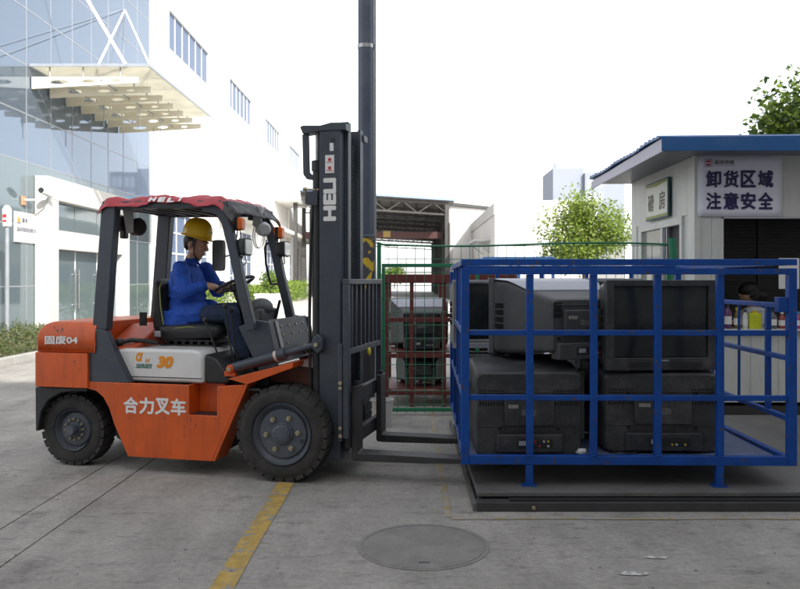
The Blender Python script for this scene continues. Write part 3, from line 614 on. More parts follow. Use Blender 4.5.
# ================================================================== FENCE, RED RACK, POLE, BUCKET
fe = empty('mesh_fence', (-.36, 8.3, 0), 0, 'green wire mesh fence with framed gate panel behind the blue cage', 'fence')
def fb_(name, p0, p1, wd, m=GREEN): q = MB(); q.bar(p0, p1, wd, wd); return q.build(name, m, fe, .003)
fb_('post', (.02,0,0), (.02,0,1.90), .045)
fb_('post', (3.20,0,0), (3.20,0,1.72), .05)
# leaning end post near the booth
q = MB(); a = DP(676,282,7.95)-Vector((-.36,8.3,0)); b = DP(672,238,7.95)-Vector((-.36,8.3,0)); d = (b-a).normalized(); q.cyl(a-d*1.4, b, .04, n=14); q.build('post', GREEN, fe)
for z in (.06, 1.645): fb_('gate_rail', (.05,0,z), (1.1,0,z), .038)
for x in (.068, 1.1): fb_('gate_stile', (x,0,.08), (x,0,1.625), .036)
for z in (.3,.55,.95,1.3): q = MB(); q.cyl((.02,-.03,z),(.068,-.03,z),.008,n=8); q.build('hinge', GREEN, fe)
q = MB()
pts = [(.03+(3.2)*i/20, 0, 1.875-.018*math.sin(math.pi*i/10)) for i in range(21)]
q.tube(pts, .011, 8); q.build('top_wire', GREEN, fe)
q = MB()
for k in range(32):
    x = .12+k*.1
    q.tube([(x,0.004,.02),(x+random.uniform(-.003,.003),.004,1.87)], .0033, 4)
for k in range(13): z = .12+k*.145; q.tube([(.08,-.001,z),(3.2,-.001,z+random.uniform(-.004,.004))], .0033, 4)
tag(q.build('wire_mesh', GREEN, fe), kind='stuff')
# red rack with two sets
rk = empty('steel_rack', (-.30, 8.85, 0), 0, 'dark red steel rack holding scrap televisions behind the green gate', 'rack')
def rb(name, p0, p1, wd, ht=None): q = MB(); q.bar(p0, p1, wd, ht or wd); return q.build(name, REDR, rk, .003)
for y in (0, 1.1):
    for x in (.03, .32, .70, 1.5): rb('upright', (x,y,0), (x,y,1.47), .045)
    for z, h in ((.17,.06),(.60,.05),(1.02,.05),(1.50,.10)): rb('rail', (0,y-.024,z), (1.55,y-.024,z), .018 if h < .1 else .05, h)
for x in (.03,.70,1.5):
    for z in (.17,.60,1.50): rb('cross_rail', (x,.024,z), (x,1.05,z), .04)
q = MB(); q.box(0,1.55,.0,1.08,.201,.212); q.box(0,1.55,.0,1.08,.63,.641); q.build('shelf', REDR, rk, smooth=0)
crt((.10, 9.62, .66), R(184), .74, .60, .60, TVB, 'black television with silver top on the upper shelf of the red rack', topm=TVS)
crt((.14, 9.55, .232), R(178), .62, .38, .48, mat('tv_green_grey',(.07,.082,.076),.6,var=.12), 'small greenish grey television on the lower shelf of the red rack')
crt((.88, 9.6, .66), R(170), .64, .54, .54, TVD, 'charcoal television on the red rack, hidden half by the blue cage')
# tall pole
PY = 8.05; PX = (366-VX)*PY/F
po = empty('utility_pole', (PX, PY, 0), 0, 'tall dark grey pole with peeling yellow hazard paint behind the mast', 'pole')
q = MB(); q.cyl((0,0,1.96),(0,0,9),.086,.082,n=32); q.build('shaft', POLEP, po)
q = MB(); q.cyl((0,0,1.38),(0,0,1.93),.091,n=32); q.build('painted_band', PEEL, po); q = MB(); q.cyl((0,0,0),(0,0,1.379),.090,n=32); q.build('pole_foot', GREYD, po)
q = MB(); q.lathe([(.088,1.93),(.097,1.935),(.097,1.955),(.086,1.965)], (0,0,0), (0,0,1), 32); q.build('collar', POLEP, po)
q = MB(); q.box(-.11,.11,-.11,.11,.0,.02); q.build('base_plate', GREYD, po)
q = MB(); q.cyl((.098,-.02,.1),(.098,-.02,9),.012,n=10); q.build('conduit', MULL, po)
q = MB(); q.cyl((0,0,3.95),(0,0,3.99),.088,n=32); q.build('strap', STEEL, po)
sf = empty('storage_cage', (1.30, 13.2, 0), 0, 'pale blue empty storage cage standing in the sun behind the fence', 'cage'); PBL = mat('pale_blue_paint',(.08,.22,.55),.5,var=.1)
for y in (0,1.0):
    for x in (0,.6,1.2): q = MB(); q.box(x-.025,x+.025,y-.025,y+.025,0,1.84); q.build('post', PBL, sf)
    for z in (.3,1.0,1.84): q = MB(); q.box(-.025,1.225,y-.02,y+.02,z+.001,z+.05); q.build('rail', PBL, sf)
for x in (0,1.2):
    for z in (.3,1.0,1.84): q = MB(); q.box(x-.02,x+.02,.021,.979,z+.002,z+.048); q.build('side_rail', PBL, sf)
# white bucket
c = GP(381, 426); bk = empty('bucket', (c.x, c.y, 0), 0, 'dirty white plastic bucket standing behind the far fork', 'bucket')
q = MB(); q.lathe([(.0,.003),(.10,.003),(.105,.0),(.125,.26),(.13,.262),(.13,.275),(.12,.275),(.102,.012),(.0,.012)], (0,0,0), (0,0,1), 28); q.build('pail', BUCK, bk)
q = MB(); q.tube([(.132*math.cos(t), -.02+.0*t, .245+.10*math.sin(t)*(-.6)) for t in [math.pi*i/12 for i in range(13)]], .004, 6); q.build('handle', STEEL, bk)

# ================================================================== FORKLIFT
TH = R(13.0); FOX, FOY = -.945, 5.53                            # ground point under the near front wheel's outer face
cT, sT = math.cos(TH), math.sin(TH)
fk = empty('forklift_truck', (FOX, FOY, 0), -TH, 'orange and grey forklift truck lifting the blue cage, driver in its seat', 'forklift')
def LP(px, py, ly):                                             # photo pixel on the truck's vertical plane ly -> (x along truck, height)
    a = (px-VX)/F; lx = (a*(FOY+ly*cT)-FOX-ly*sT)/(cT+a*sT); Y = FOY-lx*sT+ly*cT
    return (lx, EYE-(py-VY)*Y/F)
def T(pts, ly): return [LP(x, y, ly) for x, y in pts]
def J(px, py, ly): x, z = LP(px, py, ly); return Vector((x, ly, z))
WD = 1.20
# --- wheels
def wheel(name, x, ly, rad, wd, rimr, lugs, nuts, flip=False, front=True):
    e = empty(name, (x, ly, rad), 0); e.parent = fk; e.rotation_euler = (0, random.uniform(0,.3), math.pi if flip else 0)
    q = MB(); r = rad
    prof = [(rimr,.02),(rimr*1.06,.005),(r*.80,-.004),(r*.90,.004),(r*.965,.022),(r*.975,.05),(r*.975,wd-.05),(r*.965,wd-.022),(r*.90,wd-.004),(r*.80,wd+.004),(rimr*1.06,wd-.005),(rimr,wd-.02)]
    q.lathe(prof, (0,0,0), (0,1,0), 72, close=True)
    for k in range(lugs):                                       # tread blocks, alternating from both shoulders
        t0 = 2*math.pi*k/lugs; dt = 2*math.pi/lugs*.41
        for s in (0, 1):
            tt = t0 + (math.pi/lugs if s else 0); v = []
            ya, yb = (.006, wd*.50) if s == 0 else (wd*.50+.001, wd-.006)
            for yy, sk in ((ya, 0), (yb, .5)):
                sk2 = sk*2*math.pi/lugs*(.6 if s == 0 else 1)
                sh = sk2 if s == 0 else sk2-.3*2*math.pi/lugs
                low = r*.905 if (yy == ya and s == 0) or (yy == yb and s == 1) else r*.96
                for th, rr in ((tt-dt+sh, low),(tt+dt+sh, low),(tt+dt*.9+sh, r),(tt-dt*.9+sh, r)): v.append((math.cos(th)*rr, yy, math.sin(th)*rr))
            q.add(v, [(0,1,2,3),(7,6,5,4),(0,4,5,1),(1,5,6,2),(2,6,7,3),(3,7,4,0)])
    q.build('tyre', RUBBER, e, smooth=35)
    q = MB(); d0 = .035 if front else .05
    q.lathe([(rimr*1.02,-.004),(rimr*1.03,.014),(rimr*.96,.016),(rimr*.90,d0),(rimr*.84,d0+.012),(rimr*.80,d0-.004),(rimr*.62,d0-.008),(rimr*.40,d0-.006),(rimr*.36,d0-.02),(rimr*.30,d0-.022),(.0,d0-.022)], (0,0,0), (0,1,0), 48, caps=False)
    q.build('rim', RIM, e, smooth=30)
    hub = MB(); hr = rimr*.30 if front else rimr*.27; hd = d0-.024
    hub.lathe([(hr,hd+.01),(hr,hd-.012 if front else hd-.05),(hr*.85,hd-.018 if front else hd-.062),(0,hd-.018 if front else hd-.062)], (0,0,0), (0,1,0), 24)
    hb = hub.build('hub', RIM, e)
    for k in range(nuts):
        a = 2*math.pi*(k+.25)/nuts; c = Vector((math.cos(a)*rimr*(.56 if front else .50), d0-.008, math.sin(a)*rimr*(.56 if front else .50)))
        q = MB(); s_ = .020 if front else .010; q.cyl(c, c-Vector((0,.018,0)), s_, n=6); q.cyl(c-Vector((0,.018,0)), c-Vector((0,.03,0)), s_*.5, n=8); q.build('lug_nut', BOLT, e, smooth=20)
    if front:
        for k in range(10):
            a = 2*math.pi*k/10; c = Vector((math.cos(a)*hr*.75, hd-.016, math.sin(a)*hr*.75)); q = MB(); q.cyl(c, c-Vector((0,.008,0)), .006, n=6); q.build('hub_bolt', RIM, hb)
        q = MB(); q.cyl((rimr*.7,d0-.009,rimr*-.1),(rimr*.7,d0-.004,rimr*-.1),.016,n=14); q.build('hand_hole', GREYD, e)
    return e
RXW = LP(72, 431, .10)[0]
wheel('front_wheel', 0, 0, .355, .235, .224, 26, 6); wheel('front_wheel', 0, WD, .355, .235, .224, 26, 6, True)
wheel('rear_wheel', RXW, .10, .285, .175, .164, 24, 12, front=False); wheel('rear_wheel', RXW, WD-.10, .285, .175, .164, 24, 12, True, front=False)
q = MB(); q.box(RXW-.07, RXW+.07, .30, WD-.30, .22, .36); q.build('rear_axle', GREYD, fk); q = MB(); q.box(-.12,.12,.24,WD-.24,.25,.46); q.build('front_axle', GREYD, fk)

# --- counterweight: plan curved at the rear, upper block and lower block with a seam between them
def cw_block(name, z0, z1, x0, y_in, front_x, top_round, m):
    q = MB(); ys_ = [y_in+(WD-2*y_in)*i/16 for i in range(17)]; secs = []
    n = 17; prof = []
    v = []; fs = []
    rows = [(z0,0),(z0+.004,0)] + [(z1-top_round+top_round*math.sin(a), top_round*(1-math.cos(a))*1.15) for a in [math.pi/2*k/6 for k in range(7)]]
    for z, inset in rows:
        for i, y in enumerate(ys_):
            u = abs(2*i/16-1); bx = x0 + .10*u**4 + inset; yy = WD/2+(y-WD/2)*(1-inset*.35/(WD/2)) ; v.append((bx, yy, z))
        v.append((front_x, WD-y_in-inset*.35, z)); v.append((front_x, y_in+inset*.35, z))
    k = 19
    for r_ in range(len(rows)-1): fs += [(r_*k+i, r_*k+(i+1)%k, (r_+1)*k+(i+1)%k, (r_+1)*k+i) for i in range(k)]
    fs += [tuple(range(k-1,-1,-1)), tuple((len(rows)-1)*k+i for i in range(k))]
    q.add(v, fs); return q.build(name, m, fk, .006, smooth=35)
zs = LP(60,352.5,.02)[1]; zt = LP(70,326,.02)[1]; zb = LP(60,387,.02)[1]; xr = LP(33.5,360,.10)[0]; xj = LP(88,360,.02)[0]
cw_block('counterweight', zs+.003, zt+.03, xr, .022, xj+.06, .13, ORANGE)
cw_block('counterweight', zb, zs-.003, xr-.01, .012, xj, .004, ORANGE)
q = MB(); q.prism(T([(35,387),(87,388),(87,392),(76,391),(60,393),(48,400),(41,412),(38,431),(35.5,431)], .05), .05, WD-.05); q.build('rear_bumper', GREYD, fk, .008)
text('固废04', 'lettering', WHITE, fk, (LP(61,339,.015)[0], .0175, LP(61,340,.015)[1]), (1,0,.02), (0,0,1), .30, .068, .0015, .02)
# --- chassis side plates (near and far) with the step recess
zf = LP(140,383.5,.03)[1]; zsk = .118
out = T([(87,383.5),(190,384)], .03); ax0 = out[0][0]; ax1 = out[1][0]
sx0, sz0 = LP(189,415,.03); sx1 = LP(217,415,.03)[0]
arch = T([(87,388.5),(96,391),(103,397),(109,408),(114,424),(120,438)], .03)
fx, fzb = LP(211.5,454,.03); fxt, fzt = LP(246,385,.03)
poly = [(ax0,zf)] + arch + [(LP(128,451,.03)[0], zsk), (fx, zsk), (fxt-.01, fzt), (LP(233,381,.03)[0], zf+.01), (sx1, zf-.005), (sx1, sz0), (sx0, sz0), (sx0, zf)]
for a, b in ((.03,.06),(WD-.06,WD-.03)): q = MB(); q.prism(poly, a, b); q.build('side_plate', ORANGE, fk, .004, label='orange lower side plate with white lettering' if a < .1 else None)
q = MB(); q.prism([(ax0+.14,zf-.004),(ax0+.26,zsk+.14),(ax0+.4,zsk+.02),(fx-.02,zsk+.02),(fxt-.03,fzt-.01),(fxt-.03,zf-.004)], .20, WD-.20); q.build('chassis', GREYD, fk)
q = MB(); q.box(sx0+.003, sx1-.003, .0605, .19, sz0-.025, sz0+.004); q.build('step_tread', GREYD, fk)
q = MB(); q.box(sx0-.02, sx0-.002, .0605, .19, sz0-.02, zf); q.box(sx1+.002, sx1+.02, .0605, .19, sz0-.02, zf); q.box(sx0, sx1, .1905, .199, sz0, zf); q.build('step_well', ORANGE, fk)
q = MB(); q.box(sx1+.022, fxt+.1, .0605, WD-.07, zf-.03, zf-.012); q.box(sx0-.02, sx1+.021, .20, WD-.07, zf-.03, zf-.012); q.build('floor_plate', GREYD, fk)
for i, ch in enumerate('合力叉车'): text(ch, 'lettering', WHITE, fk, (LP(131+i*15.8,405,.03)[0], .0285, LP(150,406,.03)[1]), (1,0,0), (0,0,1), .128, .128, .0015, .022)
# fender strip over the front wheel
for ya, yb in ((.02,.24),(WD-.24,WD-.02)):
    q = MB(); A = T([(228,379),(293,362.5),(292.5,368),(247,384.5),(214,453.5),(209,453)], .02); B = T([(228,379),(293,362.5),(292.5,366),(245,382)], .02)
    q.prism([A[0],A[1],A[2],A[3]], ya, yb); q.build('fender', ORANGE, fk, .003)
    q = MB(); q.prism([A[3], (A[3][0]-.03,A[3][1]), (A[4][0]-.03,zsk+.002), (A[4][0],zsk+.002)], ya+.012 if ya < .1 else ya, yb if ya < .1 else yb-.012); q.build('fender_flank', ORANGE, fk, .003)
q = MB(); A = T([(293,363),(318,368),(322,395),(300,385),(262,378)], .3); q.prism(A, .25, WD-.25); q.build('front_bulkhead', mat('brown_primer', (.13,.045,.03), .6, var=.3, scale=7), fk)
sx = LP(160,330,.45)[0]
# --- engine hood
hz0 = zf+.004; hz1 = LP(150,349,.10)[1]; hxl, hxl2 = LP(118,350,.1)[0], LP(129,382,.1)[0]; hxr = LP(203,383,.1)[0]
q = MB(); q.prism([(hxl2-.2,hz0),(hxr,hz0),(hxr,hz1-.05),(hxr-.03,hz1-.012),(hxr-.09,hz1),(hxl+.06,hz1),(hxl-.06,hz1-.02)], .10, WD-.10); q.build('engine_hood', HOODW, fk, .028, seg=4)
q = MB(); q.box(hxl2, hxr-.01, .097, .099, hz0+.035, hz0+.041); q.build('hood_seam', GREYD, fk, smooth=0)
q = MB(); q.prism([(hxr+.003,hz0),(hxr+.20,hz0),(hxr+.22,hz0+.03),(hxr+.10,hz1-.07),(hxr+.003,hz1-.03)], .12, WD-.12); q.build('hood_front_panel', BLACKP, fk, .02, seg=3)
tz = lambda py: LP(160,py,.1)[1]
text('α', 'lettering', YELLOWT, fk, (LP(139.5,357.5,.1)[0], .0985, tz(357.5)), (1,0,0), (0,0,1), .062, .072, .0015, .03, .3)
text('H', 'lettering', YELLOWT, fk, (LP(147.5,361,.1)[0], .0985, tz(361)), (1,0,0), (0,0,1), .036, .034, .0015, .01, .3)
text('SERIES', 'lettering', GREENT, fk, (LP(144,366.5,.1)[0], .0985, tz(366.5)), (1,0,0), (0,0,1), .145, .034, .0015, .02, .3)
text('30', 'lettering', YELLOWT, fk, (LP(165,362.5,.1)[0], .0985, tz(362)), (1,0,0), (0,0,1), .145, .095, .0015, .045, .25)
# rear fairing between hood and counterweight
q = MB(); q.prism([(.125,hz1-.03),(.125,hz1+.005),(.20,hz1+.035),(.50,zt-.005),(WD-.18,zt-.005),(WD-.13,hz1+.03),(WD-.13,hz1-.03)], xj+.065, sx-.02, 'x'); q.build('radiator_cover', mat('rear_cover_red',(.50,.075,.02),.4,var=.15,scale=5,dust=.4,dustcol=(.30,.12,.08)), fk, .015)
q = MB(); q.tube([(hxl-.0,.16,hz1+.045),(hxl+.06,.19,hz1+.06),(hxl+.15,.24,hz1+.05),(hxl+.22,.3,hz1+.03)], .018, 10); q.ell((hxl-.02,.15,hz1+.045),(.04,.03,.03)); q.build('air_intake', BLACKP, fk)
# --- overhead guard: rear pillar plates, rear pillars, curved front pillars, roof frame
GT = 2.075; gy = .115; gy2 = .86
for ya, yb in ((.035,.105),(WD-.105,WD-.035)):
    q = MB(); q.prism(T([(91.5,328),(104.5,330),(129.5,383),(87.3,383),(88.5,352)], .035), ya, yb); q.build('pillar_plate', GREY, fk, .006)
Ar = T([(92.5,329),(107,330),(115.5,206),(101.5,206)], .05)
for ya, yb in ((.045,.125),(gy2-.01,gy2+.07)): q = MB(); q.prism(Ar, ya, yb); q.build('rear_pillar', GREY, fk, .008)
pts = T([(204,207.5),(214,208.5),(221,212),(227,222),(233,245),(240,278),(247.5,310),(252,330)], .09)
for yy in (.09, gy2+.03):
    q = MB(); v = []; hw, hd = .030, .036; P_ = [Vector((a,yy,b)) for a,b in pts]
    for i, p in enumerate(P_):
        d = (P_[min(i+1,len(P_)-1)]-P_[max(i-1,0)]).normalized(); nrm = Vector((-d.z,0,d.x))
        for a, b in ((-1,-1),(1,-1),(1,1),(-1,1)): v.append(p + nrm*a*hd + Vector((0,b*hw,0)))
    k = len(P_); q.add(v, [(i*4+j, i*4+(j+1)%4, i*4+4+(j+1)%4, i*4+4+j) for i in range(k-1) for j in range(4)]+[(0,1,2,3),(k*4-1,k*4-2,k*4-3,k*4-4)]); q.build('front_pillar', GREY, fk, .006)
fxr = LP(229,208,.09)[0]; rx0 = Ar[3][0]; rx1 = pts[0][0]; rz0 = LP(105,205,.06)[1]; rz1 = pts[0][1]+.02
for yy in (.085, gy2+.03): q = MB(); q.bar((rx0,yy,rz0),(fxr-.05,yy,rz1),.06,.06); q.build('roof_side_rail', GREY, fk, .006)
for i in range(9):
    x = rx0+.04 + (fxr-.06-rx0)*i/8; z = rz0+(rz1-rz0)*min(1,(x-rx0)/(rx1-rx0))
    q = MB(); q.bar((x,.115,z+.005),(x,gy2,z+.005),.032,.05); q.build('roof_bar', GREY, fk, .004)
q = MB(); q.bar((fxr-.02,.06,rz1-.01),(fxr-.02,gy2+.055,rz1-.01),.05,.06); q.build('roof_front_rail', GREY, fk, .005)
# tarpaulin cap over the roof: red with a black front
nu, nv = 40, 22
def tarp(u, v_):                                                # u along truck, v across
    x = rx0-.03+(fxr+.06-rx0+.03)*u; base = rz0+.038+(rz1-rz0)*min(1,u*1.2)
    arch_ = .022*math.sin(math.pi*min(1,max(0,u)))**.6
    if u > .90: base -= .9*(u-.90)+ (.55*(u-.96) if u > .96 else 0)
    wr = .009*abs(math.sin(u*13+v_*7))+.006*math.sin(u*17+v_*9)+.005*math.sin(u*31-v_*15)+.005*math.sin(v_*40+u*12)
    e = abs(2*v_-1); y = (.05+gy2+.075)/2+(v_-.5)*(gy2+.045)
    side = 0
    if e > .90: side = (e-.90)/.10; 
    z = base+arch_+wr*(1-side*.3) - side*(.066+.014*math.sin(u*9)+.006*math.sin(u*27))
    if u < .06: z -= (0.06-u)*.9
    y += (-1 if v_ < .5 else 1)*side*.012
    return (x, y, z)
q = MB(); vsx = [0,.012,.03,.05]+[.05+.9*i/16 for i in range(1,16)]+[.95,.97,.988,1]
v = [tarp(i/nu, t) for i in range(nu+1) for t in vsx]; k = len(vsx)
fs = []; mi = []
for i in range(nu):
    for j in range(k-1): fs.append((i*k+j, i*k+j+1, (i+1)*k+j+1, (i+1)*k+j)); mi.append(0 if (i/nu < .915 or (i/nu > .965 and j > k*.80)) else 1)
q.add(v, fs); q.m = mi
o = q.build('tarpaulin', [REDT, BLKT], fk, smooth=60); ss = o.modifiers.new('smooth_cloth','SUBSURF'); ss.levels = ss.render_levels = 1
tx = bpy.data.textures.new('creases','CLOUDS'); tx.noise_scale = .075; tx.noise_depth = 3; dm = o.modifiers.new('creases','DISPLACE'); dm.texture = tx; dm.strength = .03; dm.mid_level = .45; dm.texture_coords = 'LOCAL'
sm = o.modifiers.new('thickness','SOLIDIFY'); sm.thickness = .004; sm.offset = 1
uL = lambda px: (LP(px,197,.06)[0]-(rx0-.03))/(fxr+.06-rx0+.03)
for i, chx in enumerate('HELI'):                               # lettering printed on the sloping cloth edge
    u = uL(155+i*9.2); p = Vector(tarp(u, .022)); p2 = Vector(tarp(u, .004)); up = (p-p2).normalized(); c = (p+p2)/2+Vector((0,-.010,.004))
    c += Vector((0,-.008,.006))
    text(chx, 'lettering', WHITE, fk, c, (1,0,0), up, .060 if chx != 'I' else .018, .052, .0012, .045)
# --- seat
sx = LP(160,330,.45)[0]; sz = LP(190,337,.40)[1]; scy = .60
se = empty('seat', (0,0,0), 0); se.parent = fk
def roundbox(name, secs, m, par, sqv=5, n=24): q = MB(); q.loft(secs, n, sq=sqv); return q.build(name, m, par, smooth=50)
roundbox('seat_cushion', [((sx+.04,scy,sz+.03),(0,.22,0),(-.02,0,.05)),((sx+.07,scy,sz+.035),(0,.245,0),(-.01,0,.07)),((sx+.45,scy,sz+.05),(0,.25,0),(0,0,.065)),((sx+.55,scy,sz+.045),(0,.24,0),(0,0,.05)),((sx+.575,scy,sz+.04),(0,.21,0),(0,0,.025))], VINYL, se)
roundbox('seat_back', [((sx+.04,scy,sz+.02),(0,.20,0),(.045,0,.01)),((sx+.03,scy,sz+.08),(0,.24,0),(.055,0,.01)),((sx+.0,scy,sz+.30),(0,.235,0),(.038,0,.01)),((sx-.02,scy,sz+.44),(0,.20,0),(.028,0,.01)),((sx-.025,scy,sz+.47),(0,.15,0),(.015,0,.005))], VINYL, se)
q = MB(); q.box(sx+.06, sx+.5, scy-.2, scy+.2, sz-.035, sz-.022)
for k in range(6): q.box(sx+.08+k*.07, sx+.11+k*.07, scy-.19, scy+.19, sz-.06, sz-.036)
q.box(sx+.04, sx+.52, scy-.21, scy+.21, sz-.085, sz-.062); q.build('seat_suspension', BLACKP, se)
q = MB(); q.tube([(sx+.083,scy-.235,sz+.1),(sx+.055,scy-.232,sz+.25),(sx+.025,scy-.20,sz+.40),(sx+.01,scy-.13,sz+.46)], .006, 6); q.tube([(sx+.1,scy-.236,sz+.06),(sx+.3,scy-.245,sz+.085),(sx+.5,scy-.235,sz+.075)], .005, 6); q.build('seat_piping', mat('olive_piping', (.22,.25,.06), .6), se)
q = MB(); q.box(sx+.02, sx+.08, scy-.275, scy-.245, sz+.0, sz+.05); q.build('belt_buckle', STEEL, se, .006)
q = MB(); q.box(sx-.12,sx-.06,scy-.26,scy-.245,sz+.09,sz+.2); q.build('side_grip', BLACKP, se)
# --- steering wheel and column, levers, dash
swc = J(234.5,284.5,.60); nrm = Vector((-.40,0,.92)).normalized(); a_, c_, d_ = frame_of(nrm)
st = empty('steering_wheel', (0,0,0), 0); st.parent = fk; sr = .165
q = MB(); q.tube([swc+(a_*math.cos(t)+c_*math.sin(t))*sr for t in [2*math.pi*k/40 for k in range(40)]], .014, 10, True); q.build('wheel_rim', BLACKP, st)
for k in range(3): t = 2*math.pi*k/3+.4; q = MB(); q.bar(swc-nrm*.02, swc+(a_*math.cos(t)+c_*math.sin(t))*sr, .035, .012, up=nrm); q.build('spoke', BLACKP, st, .003)
q = MB(); q.cyl(swc-nrm*.05, swc+nrm*.006, .05, .042, n=20); q.build('hub', BLACKP, st)
q = MB(); q.cyl(swc-nrm*.05, swc-nrm*.52, .035, .05, n=16); q.cyl(swc-nrm*.28, swc-nrm*.52, .06, .075, n=16); q.build('steering_column', BLACKP, fk)
for px0,py0,px1,py1,yy in ((205,320,230,380,.27),(225,306,236,372,.30),(231,310,241,374,.34)):
    a, b = J(px1,py1,yy), J(px0,py0,yy); q = MB(); q.tube([a, a*.5+b*.5+Vector((-.012,0,.0)), b], .008, 8); q.ell(b,(.020,.018,.026)); q.build('control_lever', BLACKP, fk)
A = T([(239,327),(254,320),(269,322),(279,372),(262,377)], .16)
for ya, yb in ((.15,.19),(WD-.21,WD-.17)): q = MB(); q.prism(A, ya, yb); q.build('cowl_side', GREY, fk, .006)
B = T([(266.5,320),(277,364),(272,365),(262,322)], .16); q = MB(); q.prism(B, .192, WD-.212); cf = q.build('cowl_front', GREY, fk, .004)
dd = Vector((B[0][0]-B[1][0],0,B[0][1]-B[1][1])); nn = Vector((-dd.z,0,dd.x)).normalized(); nn = nn if nn.x > 0 else -nn
for k in range(9):
    p = Vector((B[0][0],.40+.16*(k%4)+(.05 if k > 4 else 0),B[0][1])) - dd*(.18+.2*(k//4)); q = MB(); q.cyl(p-nn*.002, p+nn*.006, .011, n=10); q.build('bolt', BOLT, fk)
q = MB(); p = Vector((B[0][0],.32,B[0][1]))-dd*.05; q.bar(p+nn*.006, p-dd*.62+nn*.006, .055, .006, up=nn); q.build('warning_strip', mat('grey_strip', (.30,.31,.32), .4, .3), fk, smooth=0)
q = MB(); q.ell(J(261,308,.62),(.085,.17,.085)); q.box(J(261,308,.62).x-.07,J(261,308,.62).x+.07,.46,.80,J(261,320,.62).z-.05,J(261,308,.62).z); q.build('instrument_pod', mat('pod_plastic',(.06,.065,.07),.5,var=.12), fk, .02)
a, b = J(274,317,.75), J(280,300,.75); q = MB(); q.bar(a-Vector((0,0,.06)), b, .03, .02); q.build('brake_lever', BLACKP, fk, .005)
q = MB(); q.box(A[0][0]-.12, A[2][0]-.02, .2, WD-.22, zf-.01, zf+.05); q.build('pedal_floor', GREYD, fk)
q = MB(); q.bar((A[0][0]-.02,.55,zf+.05),(A[0][0]+.03,.55,zf+.16),.08,.012,up=(0,1,0)); q.bar((A[0][0]-.02,.72,zf+.05),(A[0][0]+.03,.72,zf+.16),.08,.012,up=(0,1,0)); q.build('pedals', BLACKP, fk)
# grab handle on the far pillar
hp = [J(*p, gy2+.03) for p in ((273,243),(266.5,243.5),(265,248),(266,264),(270.5,284),(281,284))]; q = MB(); q.tube(hp, .011, 8); q.build('grab_handle', BLACKP, fk)
# --- mirror, lamps, indicators
q = MB(); c = J(219,255.5,.16); q.loft([(c+Vector((0,-.012,0)),(.045,0,.0),(0,0,.115)),(c+Vector((0,-.016,0)),(.05,0,0),(0,0,.12)),(c+Vector((0,.012,0)),(.05,0,0),(0,0,.12)),(c+Vector((0,.03,0)),(.035,0,0),(0,0,.09))], 28, sq=6); mi_ = q.build('mirror', BLACKP, fk); q = MB(); q.tube([c+Vector((.03,0,-.01)), c+Vector((.10,-.01,0)), J(236,254,.09)], .007, 8); q.build('mirror_arm', STEEL, mi_)
for yy, pl, pt in ((.14,(244,247),(237.5,224)), (gy2+.04,(283,249),(278,233))):
    c = J(*pl, yy); hl = empty('headlight', (0,0,0)); hl.parent = fk
    q = MB(); q.loft([(c+Vector((-.075,0,0)),(0,.022,0),(0,0,.028)),(c+Vector((-.04,0,0)),(0,.055,0),(0,0,.055)),(c+Vector((.03,0,0)),(0,.072,0),(0,0,.068)),(c+Vector((.036,0,0)),(0,.070,0),(0,0,.066))], 28, sq=6); q.build('lamp_housing', BLACKP, hl)
    q = MB(); q.loft([(c+Vector((.0365,0,0)),(0,.062,0),(0,0,.058)),(c+Vector((.044,0,0)),(0,.058,0),(0,0,.054))], 28, sq=6); q.build('lamp_lens', LENS, hl)
    q = MB(); q.tube([c+Vector((-.01,0,-.06)), c+Vector((-.03,0,-.11)), c+Vector((-.06,0,-.13)), c+Vector((-.085,0,-.10))], .008, 8); q.tube([c+Vector((0,.02,-.06)), c+Vector((.01,.02,-.12)), c+Vector((-.03,.02,-.15)), c+Vector((-.09,.0,-.14))], .005, 6); q.build('lamp_bracket', STEEL, hl)
    c = J(*pt, yy); ti = empty('turn_signal', (0,0,0)); ti.parent = fk
    for s in (-1,1): q = MB(); q.loft([(c+Vector((s*.014,0,0)),(0,.035,0),(0,0,.048)),(c+Vector((s*.042,0,0)),(0,.035,0),(0,0,.048)),(c+Vector((s*.05,0,0)),(0,.028,0),(0,0,.040))], 20, sq=5); q.build('signal_lens', AMBER, ti)
    q = MB(); q.loft([(c+Vector((-.0138,0,0)),(0,.037,0),(0,0,.052)),(c+Vector((.0138,0,0)),(0,.037,0),(0,0,.052))], 20, sq=5); q.build('signal_body', BLACKP, ti)
    q = MB(); q.tube([c+Vector((0,0,-.048)), c+Vector((-.005,0,-.10)), c+Vector((-.03,-.02,-.13))], .006, 8); q.tube([c+Vector((.02,0,-.048)), c+Vector((.025,0,-.10)), c+Vector((-.02,-.0,-.16))], .004, 8); q.build('signal_stalk', BLACKP, ti)
# grey loudhailer/fan under the front of the roof
hn = empty('cab_fan', (0,0,0)); hn.parent = fk; c = J(263,229,.62); q = MB(); q.lathe([(.025,-.05),(.055,-.04),(.062,.0),(.058,.04),(.04,.06)], c, Vector((.5,-.6,-.1)), 24); q.build('fan_motor', mat('grey_plastic',(.46,.47,.48),.45,var=.1), hn)
q = MB(); q.prism([(c.x-.09,c.z+.03),(c.x-.03,c.z+.0),(c.x+.0,c.z+.18),(c.x-.06,c.z+.2)], c.y-.02, c.y+.03); q.build('fan_bracket', MATS['grey_plastic'], hn, .006)
q = MB()
for s in (0,.035): q.tube([c+Vector((-.02+.085*math.cos(t)*.5, -.06+s, -.06+.10*math.sin(t))) for t in [2*math.pi*k/20 for k in range(20)]], .004, 6, True)
q.build('fan_guard', MATS['grey_plastic'], hn)
